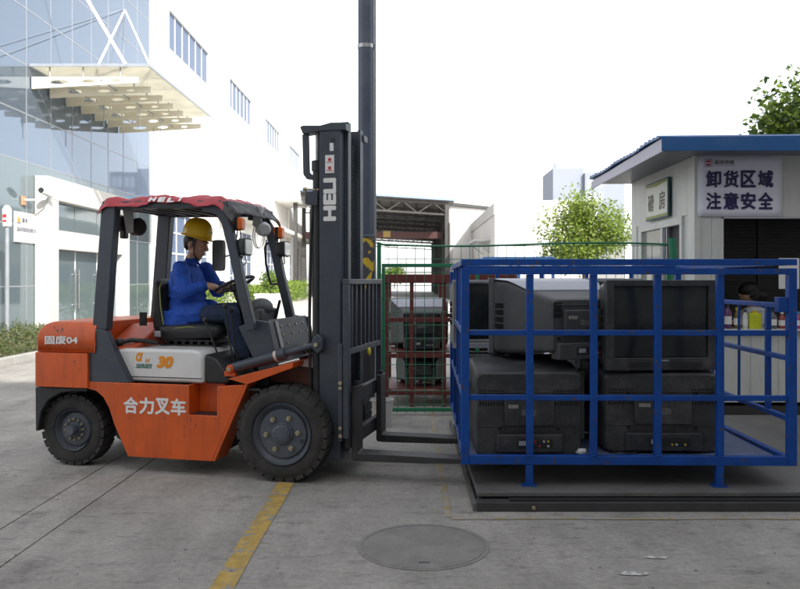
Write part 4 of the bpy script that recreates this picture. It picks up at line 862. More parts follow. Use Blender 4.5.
# rear work lamp and horn under the roof at the back
rw = empty('rear_work_lamp', (0,0,0)); rw.parent = fk; c = J(120,224,.28); q = MB(); q.lathe([(.02,-.05),(.055,-.04),(.065,.0),(.065,.06),(.055,.075)], c, (1,-.25,0), 24); q.build('lamp_housing', BLACKP, rw)
c2 = J(137,227,.30); q = MB(); q.lathe([(.05,-.045),(.07,-.03),(.072,.03),(.06,.045)], c2, (1,-.3,.05), 24); q.build('horn', BLACKP, rw)
q = MB(); q.prism([(c2.x-.075,c2.z+.19),(c2.x+.03,c2.z+.19),(c2.x+.03,c2.z-.05),(c2.x-.03,c2.z-.06)], .20, .206); q.build('lamp_bracket', mat('galvanised',(.38,.37,.35),.5,.3,var=.15,scale=20), rw)
q = MB(); q.box(c.x+.02,c.x+.07,.24,.30,c.z-.12,c.z-.05); q.build('lamp_clip', BLACKP, rw, .01)
# --- mast
ms = empty('mast', (0,0,0)); ms.parent = fk
MT = LP(330,124,.17)[1]; mx0, mx1 = LP(319.5,300,.17)[0], LP(340.5,300,.17)[0]; MB0 = .14
def channel(name, x0, x1, ya, yb, z0, z1, open_far, m):
    q = MB(); t = .022
    web = (ya, ya+t) if open_far else (yb-t, yb)
    q.box(x0, x1, web[0], web[1], z0, z1)
    fy = (web[1]+.0005, yb) if open_far else (ya, web[0]-.0005)
    q.box(x0, x0+t, fy[0], fy[1], z0, z1); q.box(x1-t, x1, fy[0], fy[1], z0, z1); return q.build(name, m, ms, .003)
MY0, MY1 = .165, .74
channel('outer_channel', mx0, mx1, MY0, MY0+.09, MB0, MT-.03, True, GREY); channel('outer_channel', mx0, mx1, MY1-.09, MY1, MB0, MT-.03, False, GREY)
channel('inner_channel', mx0+.05, mx1+.032, MY0+.092, MY0+.165, MB0+.05, MT+.03, True, GREY); channel('inner_channel', mx0+.05, mx1+.032, MY1-.165, MY1-.092, MB0+.05, MT+.03, False, GREY)
for t_ in ((mx0-.02, mx0+.045, MY0+.17, MY1-.17, MT-.22, MT-.10),(mx0-.05, mx0-.002, MY0+.04, MY1-.04, .95, 1.05),(mx0-.05, mx0-.002, MY0+.04, MY1-.04, .30, .42),(mx0+.06, mx0+.12, MY0+.17, MY1-.17, MT-.08, MT+.0)): q = MB(); q.box(*t_); q.build('cross_member', GREY, ms, .005)
# top cap plate of the near upright with its loop bracket, and same on the far upright
for yy in (MY0, MY1-.1):
    C = [LP(*p, MY0) for p in ((300,127),(303,125.5),(320,125.5),(331,122.5),(346,123),(346,130),(322,131),(312,133),(303,134))]
    q = MB(); q.prism(C, yy-.008, yy+.10); q.build('mast_cap', GREY, ms, .005)
    C = [LP(*p, MY0) for p in ((301.5,134),(308,133.5),(309,172),(313,176),(313,180),(306,179),(302.5,174))]
    q = MB(); q.prism(C, yy+.01, yy+.03); q.build('hose_guard', GREY, ms, .004)
    cx = LP(315,150,MY0)[0]; q = MB(); q.cyl((cx,yy+.045,MB0+.1),(cx,yy+.045,LP(315,166,MY0)[1]),.034,n=18); q.build('lift_cylinder', GREYD, ms)
    q = MB(); q.cyl((cx+.003,yy+.045,LP(315,166,MY0)[1]),(cx+.003,yy+.045,LP(315,131,MY0)[1]),.016,n=14); q.build('lift_rod', STEEL, ms)
    q = MB(); q.cyl((cx,yy+.045,LP(315,170,MY0)[1]),(cx,yy+.045,LP(315,160,MY0)[1]),.042,n=18); q.build('cylinder_gland', GREYD, ms)
    C = [LP(*p, MY0) for p in ((305,191),(317.5,191),(317.5,206),(305,204))]; q = MB(); q.prism(C, yy-.002, yy+.05); q.build('clamp_block', GREY, ms, .004)
    a, b = LP(302.5,189,MY0), LP(318,189.5,MY0); q = MB(); q.cyl((a[0],yy+.02,a[1]),(b[0],yy+.02,b[1]),.009,n=8); q.cyl((a[0],yy+.02,a[1]),(a[0]+.02,yy+.02,a[1]),.017,n=6); q.build('clamp_bolt', BOLT, ms)
for z_, yy in ((LP(334,140,MY0)[1], MY0),): q = MB(); q.cyl((mx1-.06,yy-.004,z_),(mx1-.06,yy+.002,z_),.018,n=16); q.build('lifting_eye', GREYD, ms)
# hoses and chains
for k, (dx, dy) in enumerate(((-.075,.02),(-.055,.075),(-.09,.06))):
    q = MB(); q.tube([(mx0+dx,MY0+dy,.5),(mx0+dx-.01,MY0+dy,1.2),(mx0+dx,MY0+dy,1.8),(mx0+dx+.015,MY0+dy,LP(315,205,MY0)[1])], .012, 8); q.build('hydraulic_hose', BLACKP, ms)
for yy in ((MY0+MY1)/2-.06, (MY0+MY1)/2+.06):
    q = MB()
    for k in range(60): z = .75+k*.03; q.box(mx1-.03, mx1-.012, yy-.018, yy+.018, z, z+.024)
    q.build('lift_chain', GREYD, ms)
q = MB(); q.cyl((mx1-.1,(MY0+MY1)/2,.2),(mx1-.1,(MY0+MY1)/2,1.6),.045,n=18); q.build('free_lift_cylinder', GREYD, ms)
# lettering and decals on the near upright: reads upwards
uy = MY0-.0012; mxc = (mx0+mx1)/2; zc_ = (LP(330,185,MY0)[1]+LP(330,219,MY0)[1])/2+.0
zlo, zhi = LP(330,221,MY0)[1], LP(330,178,MY0)[1]
text('HELI', 'lettering', WHITE, ms, (mxc+.0, uy, (zlo+zhi)/2), (0,0,1), (-1,0,0), zhi-zlo, .10, .0012, .035)
q = MB(); q.box(mxc-.035,mxc+.035,uy-.001,MY0-.0002,LP(330,173,MY0)[1],LP(330,155,MY0)[1]); dc = q.build('decal', PAPER, ms, smooth=0); q = MB(); q.box(mxc-.0,mxc+.03,uy-.001,MY0-.0002,LP(330,151,MY0)[1],LP(330,143,MY0)[1]); q.build('decal', PAPER, ms, smooth=0)
q = MB()
for zz in (LP(330,159.5,MY0)[1], LP(330,168,MY0)[1]): q.cyl((mxc,uy-.0022,zz),(mxc,uy-.001,zz),.013,n=14); q.box(mxc-.025,mxc+.025,uy-.0022,uy-.001,zz-.022,zz-.017)
q.build('decal_print', REDI, dc, smooth=0)
# tilt cylinders and their hexagonal mast brackets
for yy in (.20, MY1+.03):
    a, b = J(236,367.5,.20), J(321,343.5,.20); a.y = b.y = yy if yy > .5 else .135; m_ = a.lerp(b,.62)
    q = MB(); q.cyl(a, m_, .040, n=20); q.cyl(a.lerp(b,.56), a.lerp(b,.63), .047, n=20); tcy = q.build('tilt_cylinder', GREY, fk)
    q = MB(); q.cyl(m_, b, .024, n=16); q.build('tilt_rod', GREY, tcy)
    q = MB(); q.prism([(b.x+.008+.062*math.cos(t)*.75, b.z+.005+.075*math.sin(t)) for t in [math.pi/6+math.pi/3*k for k in range(6)]], b.y-.04, b.y+.028); q.build('mast_bracket', GREY, ms, .008)
    q = MB(); q.cyl((b.x,b.y-.055,b.z),(b.x,b.y-.04,b.z),.016,n=12); q.build('pin', BOLT, ms)
    q = MB(); q.lathe([(.028,-.05),(.034,-.03),(.034,.03),(.028,.05)], a, (0,1,0), 20); q.box(a.x-.055,a.x+.035,a.y-.022,a.y+.022,a.z-.06,a.z-.02); q.build('cylinder_lug', ORANGE, fk, .004)
    q = MB(); q.cyl((a.x,a.y-.062,a.z),(a.x,a.y-.05,a.z),.016,n=12); q.build('pin', BOLT, fk)
    q = MB(); p = a.lerp(b,.60); q.lathe([(.0406,-.010),(.0406,.012)], a.lerp(b,.52), b-a, 20, caps=False); q.build('cylinder_label', REDI if False else mat('label_paper',(.55,.45,.42),.6,var=.4,scale=60), tcy)
# --- carriage with load backrest, forks
ca = empty('fork_carriage', (0,0,0)); ca.parent = fk
cx0 = mx1+.040; cz = lambda py: LP(345,py,.12)[1]; CY0, CY1 = .10, 1.04
zT, zM, zL = cz(279), cz(351), cz(441)
for yy in (CY0+.02, CY1-.02): q = MB(); q.box(cx0, cx0+.045, yy-.02, yy+.02, zM-.35 if yy > .5 else zL+.02, zT-.041); q.build('backrest_post', GREY, ca, .004)
q = MB(); q.box(cx0-.002, cx0+.047, CY0, CY1, zT-.04, zT); q.build('backrest_rail', GREY, ca, .004)
q = MB(); q.box(cx0+.002, cx0+.043, CY0+.042, CY1-.042, zM-.03, zM+.015); q.build('backrest_rail', GREY, ca, .004)
for k in range(7): yy = CY0+.02+(CY1-CY0-.04)*(k+1)/8; q = MB(); q.box(cx0+.012, cx0+.034, yy-.012, yy+.012, zM+.016, zT-.041); q.build('backrest_bar', GREY, ca, .003)
q = MB(); q.box(mx1+.003, cx0-.003, MY0-.07, MY0-.004, zL+.0, zM+.05); q.build('side_guide', GREY, ca, .004)
for py in (383,388,428,436): p = LP(341,py,.095); q = MB(); q.cyl((mx1+.025,MY0-.072,p[1]),(mx1+.025,MY0-.082,p[1]),.014,n=8); q.build('bolt', BOLT, ca)
for za, zb_ in ((.55,.66),(.24,.35)): q = MB(); q.box(cx0+.0, cx0+.044, CY0+.045, CY1-.045, za, zb_); q.build('fork_bar', GREYD, ca, .006)
for yy in (.37,.60): q = MB(); q.box(cx0-.007, cx0-.001, yy-.03, yy+.03, .26, .66); q.build('roller_plate', GREYD, ca, .004)
q = MB(); q.ell((cx0+.05,.62,zM-.05),(.015,.03,.035)); q.build('yellow_tag', mat('yellow_tag',(.6,.5,.03),.5), ca)
FZK = .205
for yy in (.24, .92):
    q = MB(); xk = cx0+.046; L_ = 1.12
    prof = [(xk,.70),(xk+.042,.70),(xk+.045,FZK+.012),(xk+.055,FZK+.002),(xk+L_*.5,FZK),(xk+L_,FZK-.004),(xk+L_,FZK-.016),(xk+L_*.5,FZK-.048),(xk+.05,FZK-.058),(xk+.012,FZK-.055),(xk,FZK-.04)]
    q.prism(prof, yy-.075, yy+.075); q.build('fork', FORKS, ca, .004)
    q = MB(); q.box(xk-.03, xk+.03, yy-.04, yy+.04, .661, .70) if False else q.box(xk+.006, xk+.036, yy-.02, yy+.02, .7005, .73); q.build('fork_latch', GREYD, ca, .003)

# ================================================================== DRIVER
dr = empty('person', (FOX, FOY, 0), -TH, 'person in blue work shirt and yellow hard hat driving the forklift', 'person')
def PJ(px, py, ly): return J(px, py, ly)
hip = PJ(188,322,.60); hip.z = sz+.19; chest = PJ(187,284,.60); shC = PJ(188,268,.60); neck = PJ(192,262,.60); head = PJ(196,245,.60)
shN = PJ(181,270,.42); shF = shN + Vector((.03,.36,0)); elN = PJ(186.5,297,.36); wrN = PJ(207,292.5,.44); elF = shF+Vector((.12,.05,-.24)); 
rimN = swc+(a_*math.cos(0)+c_*math.sin(0))*0
def rimpt(ang): return swc+(a_*math.cos(ang)+c_*math.sin(ang))*sr
cand = [2*math.pi*k/72 for k in range(72)]
tN = min(cand, key=lambda t: (rimpt(t)-PJ(216,289,.47)).length); tF = min(cand, key=lambda t: (rimpt(t)-PJ(226,280,.74)).length)
hN, hF = rimpt(tN), rimpt(tF)
wrN = hN + Vector((-.085,-.02,.035)); wrF = hF + Vector((-.085,.01,.03)); elF = (shF+wrF)/2 + Vector((0,.07,-.11)); elN = (shN+wrN)/2+Vector((-.05,-.05,-.12))
knN = PJ(231,314,.50); knF = PJ(239,311,.70); anN = PJ(243,357,.50); anF = PJ(250,352,.72); hpN = hip+Vector((.02,-.10,-.02)); hpF = hip+Vector((.02,.10,-.02))
floor_z = zf+.05
anN.z = max(anN.z, floor_z+.085); anF.z = max(anF.z, floor_z+.085)
b = MB()
b.loft([(hip+Vector((0,0,-.09)),(.10,0,0),(0,.155,0)),(hip,(.115,0,0),(0,.165,0)),(hip.lerp(chest,.5),(.10,0,0),(0,.14,0)),(chest+Vector((0,0,.02)),(.11,0,0),(0,.165,0)),(shC+Vector((-.005,0,-.02)),(.085,0,0),(0,.165,0)),(shC+Vector((0,0,.03)),(.05,0,0),(0,.08,0))], 20)
b.cap(shC+Vector((0,0,.0)), neck.lerp(head,.4), .056, .052)
for s, e_, w_ in ((shN,elN,wrN),(shF,elF,wrF)): b.cap(s, e_, .05, .041); b.cap(e_, w_, .040, .027)
for h_, k_, a2 in ((hpN,knN,anN),(hpF,knF,anF)): b.cap(h_, k_, .082, .056); b.cap(k_, a2, .054, .036); b.cap(a2+Vector((0,0,-.04)), a2+Vector((.15,0,-.055)), .034, .028)
def hand(w_, h_, sgn):                                          # fingers closed round the wheel rim, thumb along its inner side
    t_ = (h_-swc).normalized(); tan = nrm.cross(t_).normalized(); pc = h_+nrm*.022-(t_*0)
    b.cap(w_, w_.lerp(pc,.55), .027, .030); b.cap(w_.lerp(pc,.5), pc, .030, .026)
    fw = (pc-w_).normalized()
    for k, ln in enumerate((.030,.034,.032,.026)):
        off = tan*(.027-.018*k)*sgn; p0 = pc+off*.9; p1 = p0+fw*ln*.8+nrm*.004; p2 = p1+fw*.008-nrm*.026; p3 = p2-fw*.018-nrm*.012
        b.cap(p0,p1,.0095,.009,8); b.cap(p1,p2,.009,.0085,8); b.cap(p2,p3,.0085,.0075,8)
    p0 = w_.lerp(pc,.55)+tan*.026*sgn; p1 = p0+tan*.018*sgn+fw*.02-nrm*.012; p2 = p1+fw*.026-nrm*.012; b.cap(p0,p1,.012,.0105,8); b.cap(p1,p2,.0105,.009,8)
hand(wrN, hN, 1); hand(wrF, hF, -1)
# head: skull, jaw, nose, brow, lips, ears; slightly bowed, looking at the load ahead
HM = Euler((0, R(12), 0)).to_matrix(); HP = lambda x,y,z: head + HM @ Vector((x,y,z))
b.ell(head+HM@Vector((-.005,0,.03)), (.098,.074,.100), HM); b.loft([(HP(.018,0,.03),(.07,0,0),(0,.066,0)),(HP(.022,0,-.03),(.066,0,0),(0,.060,0)),(HP(.030,0,-.075),(.052,0,0),(0,.046,0)),(HP(.042,0,-.105),(.032,0,0),(0,.028,0)),(HP(.05,0,-.115),(.016,0,0),(0,.016,0))], 16)
b.cap(HP(.090,0,.022), HP(.112,0,-.020), .010, .014, 8); b.ell(HP(.098,.010,-.024),(.011,.009,.008)); b.ell(HP(.098,-.010,-.024),(.011,.009,.008))
b.ell(HP(.088,0,.036),(.014,.052,.012), HM); b.ell(HP(.086,0,-.053),(.013,.026,.0065), HM); b.ell(HP(.083,0,-.066),(.012,.022,.0065), HM); b.ell(HP(.075,.038,-.018),(.02,.022,.022)); b.ell(HP(.075,-.038,-.018),(.02,.022,.022))
for s in (-1,1): b.ell(HP(-.012,s*.076,-.002),(.020,.010,.032), HM)
bd = remesh(b.build('body', SKIN, dr), .0055, 2)
for s in (-1,1):
    q = MB(); q.ell(HP(.079,s*.030,.016),(.011,.013,.007), HM, 10, 8); ey = q.build('eye', mat('eye_white',(.5,.48,.45),.3), dr); q = MB(); q.ell(HP(.0875,s*.031,.016),(.004,.006,.006), HM, 8, 6); q.build('iris', HAIR, ey)
    q = MB(); q.cap(HP(.097,s*.016,.043), HP(.082,s*.052,.042), .0055, .004, 6); q.build('eyebrow', HAIR, dr)
# hair below the hat
q = MB(); q.ell(HP(-.022,0,.030),(.092,.079,.085), HM); q.loft([(HP(-.06,0,.03),(.045,0,0),(0,.072,0)),(HP(-.062,0,-.03),(.032,0,0),(0,.062,0)),(HP(-.058,0,-.055),(.015,0,0),(0,.04,0))], 14)
for s in (-1,1): q.cap(HP(.018,s*.072,.03), HP(.014,s*.072,-.01), .010, .006, 6)
remesh(q.build('hair', HAIR, dr), .006, 1, .006, .02)
# shirt
b = MB(); wst = hip.lerp(chest,.45)
b.loft([(hip+Vector((.0,0,-.12)),(.145,0,0),(0,.195,0)),(hip+Vector((-.005,0,-.03)),(.15,0,0),(0,.20,0)),(wst,(.128,0,0),(0,.175,0)),(chest,(.135,0,0),(0,.19,0)),(shC+Vector((-.01,0,-.035)),(.108,0,0),(0,.188,0)),(shC+Vector((-.002,0,.012)),(.075,0,0),(0,.135,0)),(shC+Vector((.004,0,.035)),(.062,0,0),(0,.075,0))], 24)
b.loft([(shC+Vector((.004,0,.02)),(.066,0,0),(0,.072,0)),(neck+Vector((-.004,0,.012)),(.064,0,.014),(0,.066,0)),(neck+Vector((-.002,0,.026)),(.058,0,.018),(0,.060,0))], 20)
for s, e_, w_ in ((shN,elN,wrN),(shF,elF,wrF)):
    b.cap(s+Vector((0,0,.005)), e_, .073, .062); b.cap(e_, e_.lerp(w_,.86), .060, .045); q_ = e_.lerp(w_,.90); b.cap(q_-(w_-e_)*.07, q_, .043, .042)
    for k in range(3): p = e_.lerp(s, .15+.22*k); b.ell(p+Vector((random.uniform(-.02,.02),random.uniform(-.03,.0),0)), (.066,.062,.018), Euler((.4,.5*(-1)**k,0)).to_matrix())
for h_, k_ in ((hpN,knN),(hpF,knF)): b.cap(h_+Vector((-.01,0,.01)), h_.lerp(k_,.30)+Vector((0,0,.012)), .118, .112)
b.loft([(hip+Vector((-.03,-.17,.02)),(.11,0,0),(0,.045,0)),(hip+Vector((-.02,-.19,-.10)),(.13,0,0),(0,.03,0)),(hip+Vector((-.03,-.20,-.18)),(.12,0,0),(0,.018,0))], 14)
for k in range(5): p = hip.lerp(chest, .1+.25*k); b.ell(p+Vector((.03*(-1)**k,-.02,0)), (.135,.17,.016), Euler((.25*(-1)**k,.35,0)).to_matrix())
remesh(b.build('shirt', CLOTH, dr), .008, 2, .016, .085)
q = MB()
for s in (-1,1): q.add([neck+Vector((.035,s*.012,.012)), neck+Vector((-.02,s*.066,.030)), neck+Vector((-.01,s*.082,-.012)), neck+Vector((.062,s*.045,-.040))], [(0,1,2,3)])
o = q.build('collar', CLOTH, dr); sm = o.modifiers.new('thickness','SOLIDIFY'); sm.thickness = .008
q = MB(); q.box(-.002,.002,-.04,.04,-.045,.045); o = q.build('pocket', CLOTH, dr, .001, loc=chest+Vector((.118,-.09,.03)))
for e_, w_ in ((elN,wrN),(elF,wrF)):
    p = e_.lerp(w_,.80); q = MB(); q.lathe([(.049,-.02),(.050,-.016),(.0495,.018),(.046,.022)], p, w_-e_, 20); q.build('cuff', CLOTH, dr)
# trousers
b = MB(); b.loft([(hip+Vector((0,0,-.10)),(.11,0,0),(0,.17,0)),(hip+Vector((0,0,.02)),(.12,0,0),(0,.175,0))], 20)
for h_, k_, a2 in ((hpN,knN,anN),(hpF,knF,anF)): b.cap(h_, k_, .096, .074); b.cap(k_, a2.lerp(k_,.08), .072, .058); b.ell(k_+Vector((0,0,.0)),(.075,.07,.075)); b.cap(a2.lerp(k_,.16), a2.lerp(k_,.05), .063, .060)
remesh(b.build('trousers', JEANS, dr), .008, 2, .014, .08)
for a2 in (anN, anF):
    b = MB(); f0 = a2+Vector((-.01,0,-.062)); b.loft([(a2+Vector((-.05,0,-.055)),(0,.032,0),(0,0,.028)),(a2+Vector((-.02,0,-.035)),(0,.040,0),(0,0,.048)),(a2+Vector((.05,0,-.045)),(0,.043,0),(0,0,.040)),(a2+Vector((.13,0,-.06)),(0,.045,0),(0,0,.026)),(a2+Vector((.185,0,-.065)),(0,.03,0),(0,0,.018))], 16, sq=3); b.build('shoe', mat('black_shoe',(.02,.02,.022),.5,var=.2), dr)
# hard hat: shell, brim with peak, ridge, strap
hh = empty('hard_hat', (0,0,0)); hh.parent = dr; ho = HP(-.006,0,.070)
q = MB(); n = 32; v = []; prof = [(1.0,0),(1.0,.02),(.985,.05),(.93,.085),(.82,.115),(.62,.138),(.34,.150),(.0,.153)]
for r_, h_ in prof:
    for k in range(n): t = 2*math.pi*k/n; v.append(ho + HM @ Vector((math.cos(t)*.128*r_, math.sin(t)*.104*r_, h_)))
q.add(v, [(i*n+j, i*n+(j+1)%n, (i+1)*n+(j+1)%n, (i+1)*n+j) for i in range(len(prof)-1) for j in range(n)]); o = q.build('shell', HATY, hh, smooth=60); sm = o.modifiers.new('t','SOLIDIFY'); sm.thickness = .004
q = MB(); v = []
for lvl in (0,1,2,3):
    for k in range(n):
        t = 2*math.pi*k/n; fr = max(0, math.cos(t))**2; ro = .014+.034*fr; dz = -.012*fr-.004
        r_, z_ = ((0,.004),(ro,dz+.004),(ro,dz-.002),(0,-.002))[lvl]; v.append(ho + HM @ Vector((math.cos(t)*(.126+r_), math.sin(t)*(.102+r_), z_)))
q.add(v, [(i*n+j, i*n+(j+1)%n, ((i+1)%4)*n+(j+1)%n, ((i+1)%4)*n+j) for i in range(4) for j in range(n)]); q.build('brim', HATY, hh, smooth=60)
for yy in (-.028,0,.028): q = MB(); q.tube([ho + HM @ Vector((math.cos(t)*.118, yy*1.0, .035+.118*math.sin(t))) for t in [math.pi*(.12+.76*k/14) for k in range(15)]], .0075, 8); q.build('ridge', HATY, hh)
q = MB(); q.tube([HP(.03,-.082,.06), HP(.028,-.080,-.01), HP(.03,-.062,-.075), HP(.05,-.02,-.120), HP(.05,.02,-.120), HP(.03,.062,-.075), HP(.028,.080,-.01), HP(.03,.082,.06)], .006, 8); q.build('chin_strap', BLACKP, hh)
q = MB(); q.cyl(ho+HM@Vector((.112,0,.055)), ho+HM@Vector((.124,0,.052)), .016, n=16); q.build('badge', mat('grey_badge',(.35,.35,.4),.5), hh)

# ================================================================== LEFT: GLASS OFFICE AND WHITE FACTORY
WX = -10.2
gb = empty('glass_office', (WX, 24, 0), 0, 'office block with blue glass curtain wall at the left edge', 'building')
Y0 = 13.28; NY = 12; ST = 1.36; ys_ = [Y0+ST*i for i in range(NY+1)]; rows = [.12,1.32,2.93,4.62,5.9,7.2,8.7,10.1,11.6,13.1,14.6]
gl = lambda y: y-24
pane_mesh = {}
for j in range(len(rows)-1):
    for i in range(NY):
        if i >= 5 and i <= 9 and j < 2 and False: continue
        a, b_, c, d = gl(ys_[i])+.02, gl(ys_[i+1])-.02, rows[j]+.02, rows[j+1]-.02
        key = j
        if key not in pane_mesh:
            q = MB(); q.box(-.012,.0,-(b_-a)/2,(b_-a)/2,-(d-c)/2,(d-c)/2); me = q.mesh('glass_pane',0); me.materials.append(FGLASS if j > 2 else FGLASS2); pane_mesh[key] = me
        o = bpy.data.objects.new('glass_pane', pane_mesh[key]); COL.objects.link(o); o.parent = gb; o.location = (0,(a+b_)/2,(c+d)/2); o.rotation_euler = (random.uniform(-.002,.002),random.uniform(-.003,.003),random.uniform(-.004,.004))
for y in ys_: q = MB(); q.box(-.03,.006,gl(y)-.018,gl(y)+.018,.1,14.6); q.build('mullion', MULL, gb, smooth=0)
for z in rows: q = MB(); q.box(-.03,.005,gl(Y0),gl(ys_[-1]),z-.018,z+.018); q.build('transom', MULL, gb, smooth=0)
q = MB(); q.box(-6,-.04,gl(Y0),gl(ys_[-1]),0,14.62); q.build('core_wall', DARKIN, gb, smooth=0)
q = MB(); q.box(-.05,.03,gl(Y0),gl(ys_[-1]),0,.099); q.build('plinth', WALLC, gb, smooth=0)
# white portico frame in front of the doors
pt = empty('entrance_portico', (WX, 20.5, 0), 0, 'white stone entrance frame with glass doors against the glass office', 'portico')
PORT = mat('portico_stone', (.50,.485,.46), .7, var=.05, scale=1)
def pb(name, x0,x1,y0,y1,z0,z1,m=PORT,bev=.01): q = MB(); q.box(x0,x1,y0,y1,z0,z1); return q.build(name, m, pt, bev, smooth=0)
PX1 = .38; pz = 4.32
pb('pillar', .01, PX1, 0, .62, 0, pz-.62); pb('pillar', .01, PX1, 5.4, 5.95, 0, pz-.62); pb('lintel', .01, PX1, 0, 5.95, pz-.615, pz); pb('crossbeam', .01, PX1-.03, .622, 5.398, 2.35, 2.88)
for i in range(3): a = .64+i*1.59; pb('upper_pane', .10,.112,a,a+1.56,2.885,pz-.62,FGLASS2,0)
for i in range(3):
    a = .64+i*1.59; pb('door_leaf', .10,.112,a+.02,a+1.56,.05,2.34,FGLASS2,0); pb('door_stile', .09,.125,a-.01,a+.018,.02,2.345,WALLW,0)
for i in range(2):
    for dy in (-.12,.12): q = MB(); yy = .64+1.59*(i+1)+dy; q.cyl((.18,yy,.6),(.18,yy,1.8),.02,n=10); q.cyl((.11,yy,.75),(.18,yy,.75),.012,n=8); q.cyl((.11,yy,1.65),(.18,yy,1.65),.012,n=8); q.build('door_handle', STEEL, pt)
# canopy on tapering beams with oval holes, hung from rods
CX0, CX1, CZ = WX+.03, -7.0, 7.25; cyn, cyf = 20.2, 26.6
cn = empty('entrance_canopy', (WX, cyn, 0), 0, 'steel and glass entrance canopy with seven perforated beams over the office door', 'canopy')
XL = CX1-WX
for i in range(5):
    a = i*(cyf-cyn)/5; q = MB(); q.box(.03, XL, a+.01, a+(cyf-cyn)/5-.01, CZ-.03, CZ); q.build('canopy_panel', CANG, cn, smooth=0)
q = MB(); q.box(XL+.001,XL+.03,0,cyf-cyn,CZ-.06,CZ+.02); q.build('edge_angle', MULL, cn, smooth=0); q = MB(); q.box(.03,XL,-.03,-.001,CZ-.06,CZ+.02); q.build('edge_angle', MULL, cn, smooth=0)
def holed_beam(x0, x1, zt0, zb0, zb1, holes, t):
    q = MB(); n = 24; cuts = [x0]
    for hx, a, b in holes: cuts += [hx-a*1.35, hx+a*1.35]
    cuts.append(x1); zbf = lambda x: zb0+(zb1-zb0)*(x-x0)/(x1-x0)
    for i in range(len(cuts)-1):
        xa, xb = cuts[i], cuts[i+1]
        if i % 2 == 0: q.prism([(xa,zbf(xa)),(xb,zbf(xb)),(xb,zt0),(xa,zt0)], 0, t); continue
        hx, a, b = holes[i//2]; hz = (zt0+zbf(hx))/2; v = []
        for yy in (0,t):
            for k in range(n):
                th = 2*math.pi*k/n; ct, st_ = math.cos(th), math.sin(th)
                v.append((hx+a*ct, yy, hz+b*st_))
            for k in range(n):
                th = 2*math.pi*k/n; ct, st_ = math.cos(th), math.sin(th); s_ = 1/max(abs(ct),abs(st_)); X_ = hx+(xb-xa)/2*ct*s_; u_ = st_*s_
                v.append((X_, yy, zt0 if u_ >= .999 else zbf(X_) if u_ <= -.999 else zbf(X_)+(zt0-zbf(X_))*(u_+1)/2))
        fs = []
        for k in range(n): k2 = (k+1)%n; fs += [(k,k2,n+k2,n+k),(2*n+k,3*n+k,3*n+k2,2*n+k2),(k,2*n+k,2*n+k2,k2),(n+k,n+k2,3*n+k2,3*n+k)]
        q.add(v, fs)
    return q
for i in range(7):
    y = .1+i*(cyf-cyn-.3)/6; q = holed_beam(.03, XL-.32, CZ-.30, CZ-.62, CZ-.46, [(.75,.24,.060),(1.55,.18,.048),(2.3,.12,.036)], .07); q.v = [(a,b+y,c) for a,b,c in q.v]; q.build('beam', CANB, cn, smooth=30)
    for x in (.5,1.4,2.4): q = MB(); q.cyl((x,y+.035,CZ-.30),(x,y+.035,CZ-.031),.02,n=8); q.build('spider_stud', STEEL, cn)
for x in (.7,1.9): q = MB(); q.cyl((x,.1,CZ-.40),(x,cyf-cyn-.2,CZ-.40),.022,n=8); q.build('tie_bar', MULL, cn)
for p0_, p1_, r_ in (((.04,19.5-cyn,11.8),(2.56,.12,CZ),.05), ((.04,26.9-cyn,11.1),(1.7,.3,CZ),.03), ((.04,26.9-cyn,11.1),(XL-.06,.4,CZ),.03)): q = MB(); q.cyl(p0_, p1_, r_, n=10); q.build('hanger_rod', WALLW, cn)
for x,y in ((1.2,2.0),(2.2,2.1),(2.2,4.0),(1.5,5.4)): q = MB(); q.cyl((x,y,CZ-.6),(x,y,CZ-1.25),.012,n=6); q.build('hanging_wire', MULL, cn)
# sign plate, camera, marker post
p0, p1 = WP(15,213,WX+.05), WP(39,242,WX+.05)
sp = empty('company_plate', (WX, (p0.y+p1.y)/2, (p0.z+p1.z)/2), 0, 'pale company name plate fixed on the office glass', 'sign'); hw = abs(p1.y-p0.y)/2; hh_ = .40
q = MB(); q.box(.01,.04,-hw,hw,-hh_,hh_); q.build('plate', mat('plate_face',(.52,.52,.50),.4,.2,var=.05), sp, .006, smooth=0)
q = MB(); q.add([(.0415,-hw+.12,.12),(.0415,-hw+.30,.12),(.0415,-hw+.21,.30)],[(0,1,2)]); q.build('logo', YELLOWT, sp, smooth=0); q = MB(); q.box(.0405,.0415,-hw+.12,-hw+.30,.09,.115); q.build('logo_bar', BLUE, sp, smooth=0)
text('森·禾', 'lettering', INK, sp, (.042,-hw+.52,.19), (0,1,0), (0,0,1), .28, .13, .001, .01); text('森禾环保科技有限公司', 'lettering', INK, sp, (.042,0,-.06), (0,1,0), (0,0,1), hw*1.6, .12, .001, .0)
c = WP(25,200,WX+.05); cc = empty('security_camera', (WX, c.y, c.z), 0, 'white security camera on a bracket above the company plate', 'camera')
q = MB(); q.box(.006,.05,-.12,.06,-.14,.10); q.build('bracket_plate', mat('rust_plate',(.42,.24,.14),.7,var=.3,scale=9), cc, .004, smooth=0); q = MB(); q.tube([(.05,0,0),(.3,.1,.02),(.42,.3,.05),(.45,.36,.16)], .025, 8); q.build('arm', WHITE, cc); q = MB(); q.cyl((.50,.52,.18),(.42,.15,.27),.075,.085,n=16); q.build('camera_body', WHITE, cc); q = MB(); q.cyl((.42,.15,.27),(.41,.10,.283),.07,n=16); q.build('camera_lens', BLACKP, cc)
c = WP(7,338,-9.4); mp_ = empty('marker_post', (c.x, c.y, 0), 0, 'slim grey post with white red-marked top at left edge', 'post'); zt_ = EYE+(VY-205)*c.y/F
